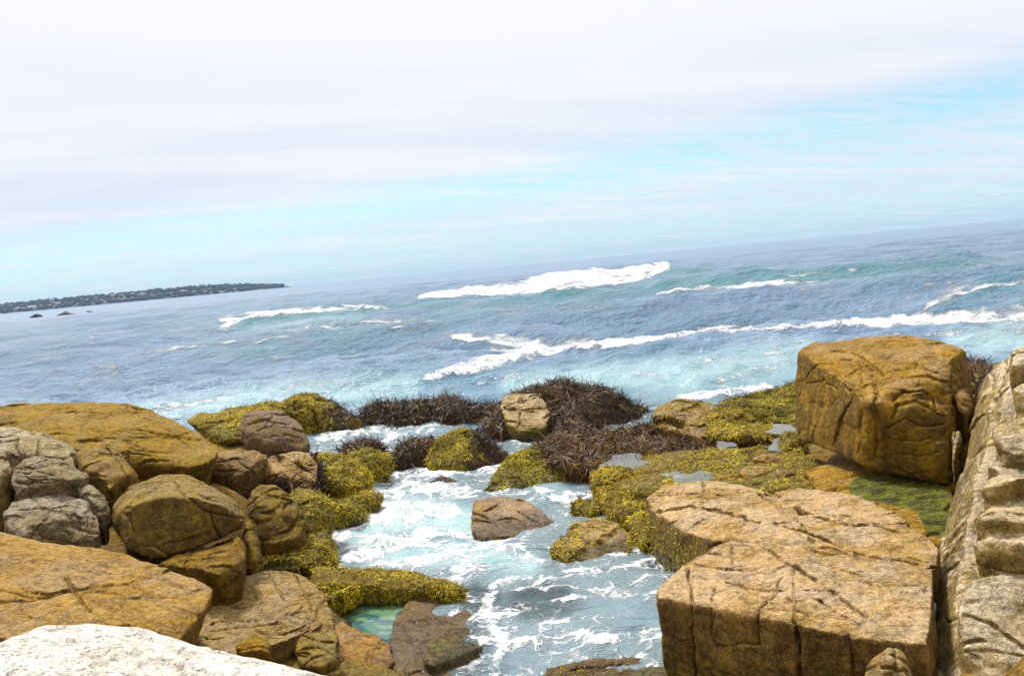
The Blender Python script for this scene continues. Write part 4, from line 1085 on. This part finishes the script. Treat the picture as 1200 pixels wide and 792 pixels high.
def crest(line, amp, wf, wb, h0=None):
    """a swell whose crest runs through photo points line; amp per point in metres"""
    q = np.array([Z(a, b, 0) for a, b in line])
    ca, crr = np.arctan2(q[:, 0], q[:, 1]), np.hypot(q[:, 0], q[:, 1])
    o_ = np.argsort(ca)
    rc = np.interp(a1, ca[o_], crr[o_])
    rc = rc * (1 + .02 * perlin(np.stack([a1 * 30, 0 * a1, 0 * a1 + rc.mean()], 1), 70))
    am = np.interp(a1, ca[o_], np.array(amp)[o_], left=0, right=0)
    dd = r1 - rc
    pr = np.where(dd < 0, np.exp(-(dd / wf) ** 2), np.exp(-(dd / wb) ** 2))
    return am * pr, pr * (am > .05), dd


teal = np.zeros(len(x))  # where light coming through the swell fronts is painted in
CR = [([(380, 358), (500, 351), (560, 346), (640, 338), (700, 332), (760, 325), (800, 324), (880, 318)], [0, .7, 1.2, 1.8, 2.3, 2.6, 1.6, 0], 7, 14),
      ([(150, 402), (230, 392), (290, 381), (380, 373), (460, 367), (560, 362), (680, 356), (780, 350), (880, 345), (960, 340), (1050, 333), (1130, 326), (1230, 318)], [0, .4, 1.1, 1.5, 1.5, 1.6, 1.5, 1.5, 1.4, 1.2, 1.0, 1.1, .6], 7, 10),
      ([(380, 398), (420, 391), (470, 386), (520, 383), (600, 384)], [0, .35, .45, .3, 0], 3, 5),
      ([(560, 414), (700, 404), (800, 395), (900, 389), (980, 383), (1060, 377), (1220, 371)], [0, .25, .4, .45, .5, .55, .6], 1.6, 4),
      ([(880, 333), (925, 327), (965, 325), (1000, 325)], [0, .7, .9, 0], 4, 8),
      ([(1080, 362), (1110, 350), (1150, 341), (1230, 332)], [0, .4, .6, .6], 3, 6),
      ([(200, 440), (330, 432), (460, 428), (560, 430)], [0, .25, .25, 0], 2, 4),
      ([(780, 452), (820, 459), (860, 456), (900, 445)], [0, .35, .4, 0], 1.2, 2.5)]
for ln, am, wf, wb in CR:
    h_, pr, dd = crest(ln, am, wf, wb)
    hz += h_
    teal = np.maximum(teal, np.where(dd < 1.0, np.exp(-((dd + 3) / (wf * 1.3)) ** 2), 0) * np.clip(h_ * 1.2 + .25, 0, 1) * (pr > 0.02))
P3 = np.stack([x, y, hz], 1)
px, py, _ = project(P3)

foam = np.zeros(len(x))
def stroke(line, hw, inten, soft=.25):
    global foam
    d = seg_dist(px, py, line, hw)
    foam = np.maximum(foam, inten * (1 - sstep(d, soft, 1.25)))
# open sea
stroke([(490, 347), (560, 341), (640, 334), (700, 327), (750, 320), (782, 314)], [3, 6, 9, 10, 9, 5], 1.0, .6)
stroke([(600, 333), (655, 324), (720, 320), (782, 311)], [3, 6, 6, 4], 1.0, .7)
stroke([(262, 378), (290, 369), (340, 364), (400, 361), (460, 359)], [9, 4, 4, 3.5, 1.5], .95)
stroke([(330, 390), (390, 382), (430, 377), (470, 376)], [3, 4, 4, 2], .8)
stroke([(170, 412), (230, 405), (290, 400), (350, 392)], [3, 4, 4, 3], .58)
stroke([(440, 380), (500, 386), (560, 395)], [4, 4, 4], .55)
stroke([(770, 344), (830, 338), (900, 332), (950, 329), (972, 327)], [2, 4, 4, 3, 1], .95)
stroke([(920, 323), (945, 320), (968, 319)], [1, 2.5, 1.5], .95)
stroke([(530, 396), (570, 397), (610, 400), (640, 408)], [3, 7, 9, 8], .95)
stroke([(500, 442), (540, 432), (580, 422), (630, 412), (690, 404), (750, 398), (810, 391)], [6, 9, 12, 11, 8, 5, 3], 1.0)
stroke([(800, 391), (860, 387), (920, 384), (980, 380), (1060, 375), (1130, 370), (1210, 365)], [3, 3, 3, 5, 7, 9, 11], 1.0, .6)
stroke([(1090, 357), (1110, 349), (1135, 339), (1170, 332), (1210, 328)], [6, 7, 5, 4, 4], .9)
stroke([(1040, 292), (1100, 288), (1200, 284)], [1.2, 1.2, 1.2], .3)
stroke([(795, 466), (825, 463), (860, 458), (905, 452)], [5, 7, 7, 5], .95)
stroke([(780, 430), (850, 420), (930, 412)], [4, 5, 5], .5)
stroke([(840, 445), (890, 435), (935, 425)], [6, 8, 8], .55)
stroke([(700, 445), (740, 440), (790, 438)], [3, 4, 3], .5)
stroke([(180, 478), (210, 474), (250, 470)], [4, 5, 4], .8)
stroke([(330, 455), (370, 450), (420, 452)], [4, 6, 4], .5)
stroke([(560, 450), (600, 440), (650, 446)], [4, 5, 4], .5)
stroke([(1140, 395), (1200, 390)], [5, 5], .5)
stroke([(900, 405), (940, 400), (1200, 385)], [3, 4, 5], .45)
# channel: churned white water
stroke([(375, 515), (410, 505), (450, 500), (510, 492), (530, 497)], [9, 11, 11, 9, 6], .95)
stroke([(440, 530), (460, 510)], [8, 8], .8)
stroke([(595, 512), (570, 508), (610, 518)], [7, 6, 5], .85)
stroke([(465, 560), (500, 552), (560, 552), (600, 548), (640, 578)], [12, 11, 8, 7, 6], .92)
stroke([(440, 590), (480, 570), (540, 575), (560, 578)], [18, 16, 12, 6], .95)
stroke([(395, 630), (420, 610), (470, 600), (530, 600)], [12, 18, 18, 16], .95)
stroke([(398, 662), (440, 640), (500, 632), (540, 628)], [12, 20, 18, 12], .92)
stroke([(420, 668), (500, 655), (560, 640), (610, 640), (650, 652)], [8, 12, 12, 8, 7], .84)
stroke([(560, 655), (620, 652), (680, 672), (730, 668), (790, 655)], [8, 7, 7, 8, 12], .72)
stroke([(770, 660), (800, 650)], [10, 12], .9)
stroke([(580, 688), (566, 715), (590, 750), (580, 800)], [8, 11, 11, 12], .80)
stroke([(650, 705), (700, 695), (760, 700), (780, 690)], [6, 9, 9, 7], .66)
stroke([(600, 755), (660, 745), (730, 750), (785, 738)], [8, 11, 13, 13], .76)
stroke([(610, 780), (660, 770), (760, 772)], [8, 8, 8], .60)
stroke([(640, 580), (690, 582), (700, 578)], [8, 8, 6], .74)
stroke([(655, 600), (700, 608), (690, 600)], [5, 6, 5], .66)
chan = (sstep(py, 478, 500)) * (r1 < 40)
foam = np.maximum(foam, .36 * chan)
foam = np.maximum(foam, .17 * sstep(r1, 28, 40) * (1 - sstep(r1, 110, 260)))
# lap around the rocks
kd_pts = []
for o_, v in ROCKS:
    q = v[np.abs(v[:, 2] - .02) < .07]
    if len(q):
        kd_pts.append(q[::5])
kd_pts = np.concatenate(kd_pts)
kd = KDTree(len(kd_pts))
for k, q in enumerate(kd_pts):
    kd.insert(q, k)
kd.balance()
lap = np.zeros(len(x))
for k in np.nonzero(r1 < 40)[0]:
    lap[k] = kd.find((x[k], y[k], 0.02))[2]
lapf = np.where(r1 < 40, np.exp(-(lap / .22) ** 2), 0)
foam = np.maximum(foam, lapf * .62)
foam = np.clip(foam + .12 * fbm(P3 / 1.3, 2, 500) * (foam > .05), 0, 1)
# aerated turquoise water
aer = np.zeros(len(x))
def tint(line, hw, inten):
    global aer
    aer = np.maximum(aer, inten * (1 - sstep(seg_dist(px, py, line, hw), .2, 1.2)))
tint([(170, 482), (260, 474), (340, 462), (420, 460), (480, 452)], [16, 22, 24, 22, 16], .5)
tint([(600, 450), (720, 440), (800, 440), (880, 428), (940, 415)], [16, 22, 30, 34, 30], .52)
tint([(1120, 400), (1200, 392)], [22, 26], .6)
tint([(420, 620), (480, 600), (540, 610), (580, 640)], [30, 36, 30, 20], .95)
tint([(440, 650), (540, 650), (620, 660)], [24, 24, 22], .8)
tint([(600, 560), (660, 575)], [14, 14], .6)
tint([(600, 740), (700, 720), (780, 720)], [60, 60, 60], .22)
tint([(420, 505), (520, 500)], [18, 14], .35)
tint([(300, 385), (420, 372)], [8, 8], .25)
clear = np.zeros(len(x))
for (cx_, cy_, ra, rb) in [(635, 705, 55, 28), (540, 760, 40, 50), (560, 700, 40, 20), (775, 660, 25, 12)]:
    clear = np.maximum(clear, 1 - sstep(np.hypot((px - cx_) / ra, (py - cy_) / rb), .5, 1.1))
clear *= (r1 < 30)
# churn: lumps where the water is white
turb = fbm(P3 / .5, 3, 510) * .5 + .6 * np.abs(perlin(P3 / 1.1, 511))
hz += np.where(r1 < 34, .16 * turb * np.clip(foam * 1.1, 0, 1), 0)
hz += np.where(r1 >= 34, np.clip(foam - .5, 0, 1) * 1.3 * fbm(P3 / np.clip(r1 / 45, 1, 6)[:, None], 3, 512) * np.clip(r1 / 120, .25, 1.6), 0)
P3[:, 2] = hz
ii = (np.arange(NR - 1)[:, None] * NA + np.arange(NA - 1)[None, :]).ravel()
quad = np.stack([ii, ii + 1, ii + NA + 1, ii + NA], 1)


def sea_fn(t):
    geo = t.n('ShaderNodeNewGeometry')
    p = (geo, 'Position')
    at = t.n('ShaderNodeAttribute', attribute_name='sea')
    se = t.n('ShaderNodeSeparateColor', ins={0: (at, 'Color')})
    fo, ae, te = (se, 0), (se, 1), (se, 2)
    cl = (at, 'Alpha')
    p2 = t.vmath('MULTIPLY', p, (1.0, 1.0, 0.25))
    warp = t.noise(p2, 0.8, 4, .55)
    pw = t.vmath('ADD', p2, t.vmath('MULTIPLY', t.vmath('SUBTRACT', (warp, 'Color'), (.5, .5, .5)), (1.3, 1.3, 1.3)))
    vor = t.n('ShaderNodeTexVoronoi', feature='DISTANCE_TO_EDGE', ins={'Vector': pw, 'Scale': 1.9})
    vor2 = t.n('ShaderNodeTexVoronoi', feature='DISTANCE_TO_EDGE', ins={'Vector': pw, 'Scale': 5.5})
    lace = t.math('MAXIMUM', t.ss((vor, 'Distance'), .13, .0), t.math('MULTIPLY', t.ss((vor2, 'Distance'), .14, .0), .85))
    nz = t.noise(t.vmath('MULTIPLY', pw, (.8, 1.2, 1)), 1.5, 8, .66)
    nl = t.noise(t.vmath('MULTIPLY', p2, (.14, .34, 1)), 1.0, 8, .65)
    cam_ = t.n('ShaderNodeVectorMath', operation='LENGTH', ins={0: p})
    far = t.ss((cam_, 'Value'), 24, 60)
    nl2 = t.noise(t.vmath('MULTIPLY', p2, (.45, 1.1, 1)), 1.0, 8, .7, .4)
    nlf = t.math('ADD', t.math('MULTIPLY', t.ss(nl, .34, .66), .5), t.math('MULTIPLY', t.ss(nl2, .34, .66), .5))
    patt = t.mixf(far, t.math('ADD', t.math('MULTIPLY', lace, .38), t.math('MULTIPLY', t.ss(nz, .33, .67), .62)), nlf)
    ff = t.ss(t.math('ADD', fo, t.math('MULTIPLY', t.math('SUBTRACT', patt, .5), 1.25)), t.mixf(far, .45, .42), t.mixf(far, 1.0, .92))
    ff = t.math('MULTIPLY', ff, t.ss(fo, .02, .2))
    # body colour
    nc = t.noise(t.vmath('MULTIPLY', p, (.05, .14, 0)), 1.0, 5, .6)
    deep = t.mix(t.ss(nc, .35, .65), rgb(.125, .215, .335), rgb(.20, .295, .43))
    deep = t.mix(t.math('MULTIPLY', t.ss(t.noise(t.vmath('MULTIPLY', p, (.02, .05, 0)), 1.0, 4, .6), .45, .62, 0, .45), t.ss((t.n('ShaderNodeVectorMath', operation='LENGTH', ins={0: p}), 'Value'), 300, 120)), deep, rgb(.085, .25, .28))
    c = t.mix(t.math('MULTIPLY', te, .72), deep, rgb(.08, .25, .275))  # light passing through wave faces, put into the colour as teal
    milk = t.mix(t.ss(nz, .3, .7), rgb(.34, .56, .56), rgb(.58, .74, .75))
    c = t.mix(ae, c, milk)
    chn = t.ss((cam_, 'Value'), 34, 24)
    c = t.mix(t.math('MULTIPLY', chn, t.math('SUBTRACT', 1.0, ae)), c, rgb(.18, .25, .275))
    # small ripples
    r1_ = t.noise(t.vmath('MULTIPLY', p, (.7, 1.5, 1)), 1.3, 5, .6, .3)
    r2_ = t.noise(t.vmath('MULTIPLY', p, (.38, .5, .5)), 1.0, 6, .66, .4)
    hgt = t.mixf(far, t.math('MULTIPLY', r1_, .22), t.math('ADD', t.math('MULTIPLY', r1_, .55), t.math('MULTIPLY', r2_, 1.0)))
    hgt = t.math('ADD', hgt, t.math('MULTIPLY', ff, t.mixf(far, t.math('MULTIPLY', nz, .07), t.math('MULTIPLY', nl2, .5))))
    b = t.n('ShaderNodeBump', ins={'Strength': 1.0, 'Distance': 1.0, 'Height': hgt})
    wat = t.n('ShaderNodeBsdfPrincipled', ins={'Base Color': c, 'Roughness': t.mixf(far, .14, .30), 'IOR': 1.33, 'Normal': b})
    tr = t.n('ShaderNodeBsdfTransparent', ins={0: rgb(.62, .78, .76)})
    wat2 = t.n('ShaderNodeMixShader', ins={0: t.math('MULTIPLY', cl, .6), 1: wat, 2: tr})
    fm = t.n('ShaderNodeBsdfPrincipled', ins={'Base Color': rgb(.86, .88, .90), 'Roughness': .8, 'Normal': b})
    return t.n('ShaderNodeMixShader', ins={0: ff, 1: wat2, 2: fm})


M['sea'] = simple_material('sea_water', sea_fn)
me = mesh_from('sea', P3, quad, M['sea'])
set_attr(me, 'sea', np.stack([foam, aer, np.clip(teal, 0, 1), clear], 1), 'FLOAT_COLOR')
sea = link(bpy.data.objects.new('sea', me))
tag(sea, 'grey-blue sea with breaking swells and foamy channel', None, None, 'structure')

# ------------------------------------------------------------------ far headland
HD = 4000.0
def land_fn(t):
    geo = t.n('ShaderNodeNewGeometry')
    n = t.noise(t.vmath('MULTIPLY', (geo, 'Position'), (.012, .012, .03)), 1.0, 5, .6)
    c = t.mix(t.ss(n, .45, .62), rgb(.05, .07, .045), rgb(.20, .14, .11))
    return t.n('ShaderNodeBsdfPrincipled', ins={'Base Color': c, 'Roughness': .95})
M['land'] = simple_material('headland_earth', land_fn)
def crown_fn(t):
    geo = t.n('ShaderNodeNewGeometry')
    n = t.noise(t.vmath('MULTIPLY', (geo, 'Position'), (.03, .03, .03)), 1.0, 3, .6)
    c = t.mix(n, rgb(.018, .036, .034), rgb(.04, .065, .045))
    return t.n('ShaderNodeBsdfPrincipled', ins={'Base Color': c, 'Roughness': .95})
M['crown'] = simple_material('conifer_crowns', crown_fn)
lpx = np.linspace(-330, 343, 200)
topm = np.interp(lpx, [-330, 0, 60, 150, 190, 240, 290, 318, 335, 343], [41, 38, 39, 41, 42, 39, 29, 17, 9, 0])
topm = topm + 2.5 * perlin(np.stack([lpx / 25, 0 * lpx, 0 * lpx], 1), 8) * (topm > 12)
prof = [(0, -.05), (12, .10), (60, .3), (160, .72), (300, 1.0), (600, .85), (900, 0.0)]
lv = []
for dd, s in prof:
    q = Z(lpx, 366.5 - .0925 * lpx + 1.6, 0.0)
    q = np.stack([q[:, 0], q[:, 1], 0 * lpx], 1)
    dirn = q / np.linalg.norm(q[:, :2], axis=1)[:, None]
    q = dirn * (HD + dd + 60 * perlin(np.stack([lpx / 40, 0 * lpx, 0 * lpx + dd / 200], 1), 9)[:, None])
    q[:, 2] = topm * s - 1.0 + (0 if s <= 0 else 1.5 * perlin(np.stack([lpx / 12, 0 * lpx, 0 * lpx + dd], 1), 10))
    lv.append(q)
lv = np.concatenate(lv)
nl_ = len(lpx)
ii = (np.arange(len(prof) - 1)[:, None] * nl_ + np.arange(nl_ - 1)[None, :]).ravel()
hl = link(bpy.data.objects.new('headland', mesh_from('headland', lv, np.stack([ii, ii + 1, ii + nl_ + 1, ii + nl_], 1), M['land'])))
tag(hl, 'low wooded headland on the far horizon', None, None, 'structure')
# woods on it: many rough crowns, one mass
bm = bmesh.new()
bmesh.ops.create_icosphere(bm, subdivisions=1, radius=1.0)
tv = np.array([v.co[:] for v in bm.verts])
tf = np.array([[v.index for v in f.verts] for f in bm.faces])
bm.free()
rs = np.random.RandomState(77)
grid = lv.reshape(len(prof), nl_, 3)
FV, FF = [], []
for k in range(2300):
    i = rs.uniform(0, nl_ - 4)
    j = rs.choice([2, 3, 3, 4, 4], 1)[0] - 1 + rs.uniform(0, 1)
    i0, j0 = int(i), int(j)
    base = grid[j0, i0] * (1 - (j - j0)) + grid[min(j0 + 1, len(prof) - 1), i0] * (j - j0)
    if perlin(np.array([[lpx[i0] / 16, j * 1.4, 0]]), 12)[0] > .28 and j < 3:
        continue
    hgt = rs.uniform(4, 8)
    q = tv * np.array([rs.uniform(7, 13), rs.uniform(7, 13), hgt]) * (1 + .2 * rs.normal(size=(len(tv), 1)))
    q[:, :2] += base[:2] + rs.normal(size=2) * 4
    q[:, 2] += base[2] + hgt * .45
    FV.append(q)
    FF.append(tf + len(tv) * len(FF))
wood = link(bpy.data.objects.new('forest', mesh_from('forest', np.concatenate(FV), np.concatenate(FF), M['crown'])))
tag(wood, 'dark conifer woods covering the far headland', None, None, 'stuff')


def flat_mat(name, c, r=.8):
    def fn(t):
        tcn = t.n('ShaderNodeTexCoord')
        n = t.noise((tcn, 'Object'), .3, 3)
        return t.n('ShaderNodeBsdfPrincipled', ins={'Base Color': t.mix(t.ss(n, .3, .7, 0, .3), c, rgb(c[0] * .7, c[1] * .7, c[2] * .7)), 'Roughness': r})
    return simple_material(name, fn)
M['hw'] = flat_mat('white_house_wall', rgb(.38, .36, .34))
M['hp'] = flat_mat('pinkish_house_wall', rgb(.36, .26, .22))
M['hr'] = flat_mat('house_roof', rgb(.30, .16, .12))
def house(px_, frac, wd, dp, hh, mat, label, group=None, roof=True, cat='house'):
    i = int(np.clip(np.searchsorted(lpx, px_), 0, nl_ - 1))
    j = frac * 3 + 1
    j0 = int(j)
    b = grid[j0, i] * (1 - (j - j0)) + grid[j0 + 1, i] * (j - j0)
    root = bpy.data.objects.new('house', None)
    root.location = (b[0], b[1], b[2] - 1)
    root.rotation_euler[2] = rs.uniform(-.5, .5) + .4
    link(root)
    tag(root, label, cat, group)
    def part(nm, v, f, m_):
        me_ = bpy.data.meshes.new(nm)
        me_.from_pydata([tuple(q) for q in v], [], f)
        me_.materials.append(m_)
        o = bpy.data.objects.new(nm, me_)
        col.objects.link(o)
        o.parent = root
    X, Y = wd / 2, dp / 2
    part('wall', [(-X, -Y, 0), (X, -Y, 0), (X, Y, 0), (-X, Y, 0), (-X, -Y, hh), (X, -Y, hh), (X, Y, hh), (-X, Y, hh)],
         [(0, 1, 5, 4), (1, 2, 6, 5), (2, 3, 7, 6), (3, 0, 4, 7), (4, 5, 6, 7)], mat)
    X2, Y2, r2 = X * 1.06, Y * 1.08, hh + dp * .3
    part('roof', [(-X2, -Y2, hh + .05), (X2, -Y2, hh + .05), (X2, Y2, hh + .05), (-X2, Y2, hh + .05), (-X2, 0, r2), (X2, 0, r2)],
         [(0, 1, 5, 4), (2, 3, 4, 5), (1, 2, 5), (3, 0, 4), (0, 3, 2, 1)], M['hr'] if roof else mat)
house(37, .05, 32, 18, 13, M['hw'], 'largest pale building by the water on the far headland', roof=False, cat='building')
house(62, .55, 18, 14, 19, M['hw'], 'tall pale house high on the wooded far headland', roof=False)
house(66, .3, 16, 12, 13, M['hw'], 'pale house just below the tall one on the far headland', roof=False)
for k in range(34):
    q = rs.choice([rs.uniform(10, 70), rs.uniform(95, 165), rs.uniform(95, 165), rs.uniform(125, 185), rs.uniform(195, 300)])
    house(q, rs.uniform(.05, .7), rs.uniform(9, 16), rs.uniform(8, 12), rs.uniform(6, 10), M['hw'] if rs.rand() < .55 else M['hp'],
          'tiny pale house among the trees of the far headland', 'houses on the far headland', roof=rs.rand() < .6)
# skerries off the headland
for lab, a, b, wpx, hpx, rd in [('small dark skerry with a peak, left one off the far headland', 42, 371, 8, 5, 1), ('long low dark skerry off the far headland', 77, 368, 14, 4, 2), ('tiny round dark skerry right of the long one', 105, 365, 3.5, 3, 3)]:
    p0 = Z(a, b + 1.0, 0)
    dd = np.linalg.norm(p0 - CAM)
    s = dd / FPX
    rs2 = np.random.RandomState(rd)
    q = [(p0 + np.array([u * wpx * s, rs2.uniform(-6, 6), -1])) for u in np.linspace(-1, 1, 9)]
    q += [(p0 + np.array([u * wpx * s * .8, rs2.uniform(-4, 4), hpx * s * (1 - abs(u) ** 1.5) * rs2.uniform(.5, 1)])) for u in np.linspace(-.9, .9, 9)]
    rock('skerry', lab, [np.array(q)], 'dark', vox=.5, smooth=1, low=.08, mid=0, fine=0, jdepth=0, jstep=0, category='rock', buried=False, nfis=0)

# ------------------------------------------------------------------ air
hz_me = bpy.data.meshes.new('haze')
X, Y0, Y1, Z0, Z1 = 6800.0, -400.0, 6800.0, -6.0, 64.0
hz_me.from_pydata([(-X, Y0, Z0), (X, Y0, Z0), (X, Y1, Z0), (-X, Y1, Z0), (-X, Y0, Z1), (X, Y0, Z1), (X, Y1, Z1), (-X, Y1, Z1)], [],
                  [(3, 2, 1, 0), (4, 5, 6, 7), (0, 1, 5, 4), (1, 2, 6, 5), (2, 3, 7, 6), (3, 0, 4, 7)])
hm = bpy.data.materials.new('sea_haze')
hm.use_nodes = True
t = NT(hm.node_tree)
pv_ = t.n('ShaderNodeVolumePrincipled', ins={'Color': rgb(.42, .62, 1.0), 'Density': .00006, 'Anisotropy': 0.0})
pv_.inputs['Density Attribute'].default_value = ''
out = t.n('ShaderNodeOutputMaterial')
t.t.links.new(pv_.outputs[0], out.inputs['Volume'])
try:
    hm.cycles.homogeneous_volume = True
except Exception:
    pass
hz_me.materials.append(hm)
hazeo = link(bpy.data.objects.new('haze', hz_me))
tag(hazeo, 'thin sea haze over the water', None, None, 'stuff')
tri = sum(len(o.data.polygons) * (2 if o.type == 'MESH' else 0) for o in scene.objects if o.type == 'MESH')
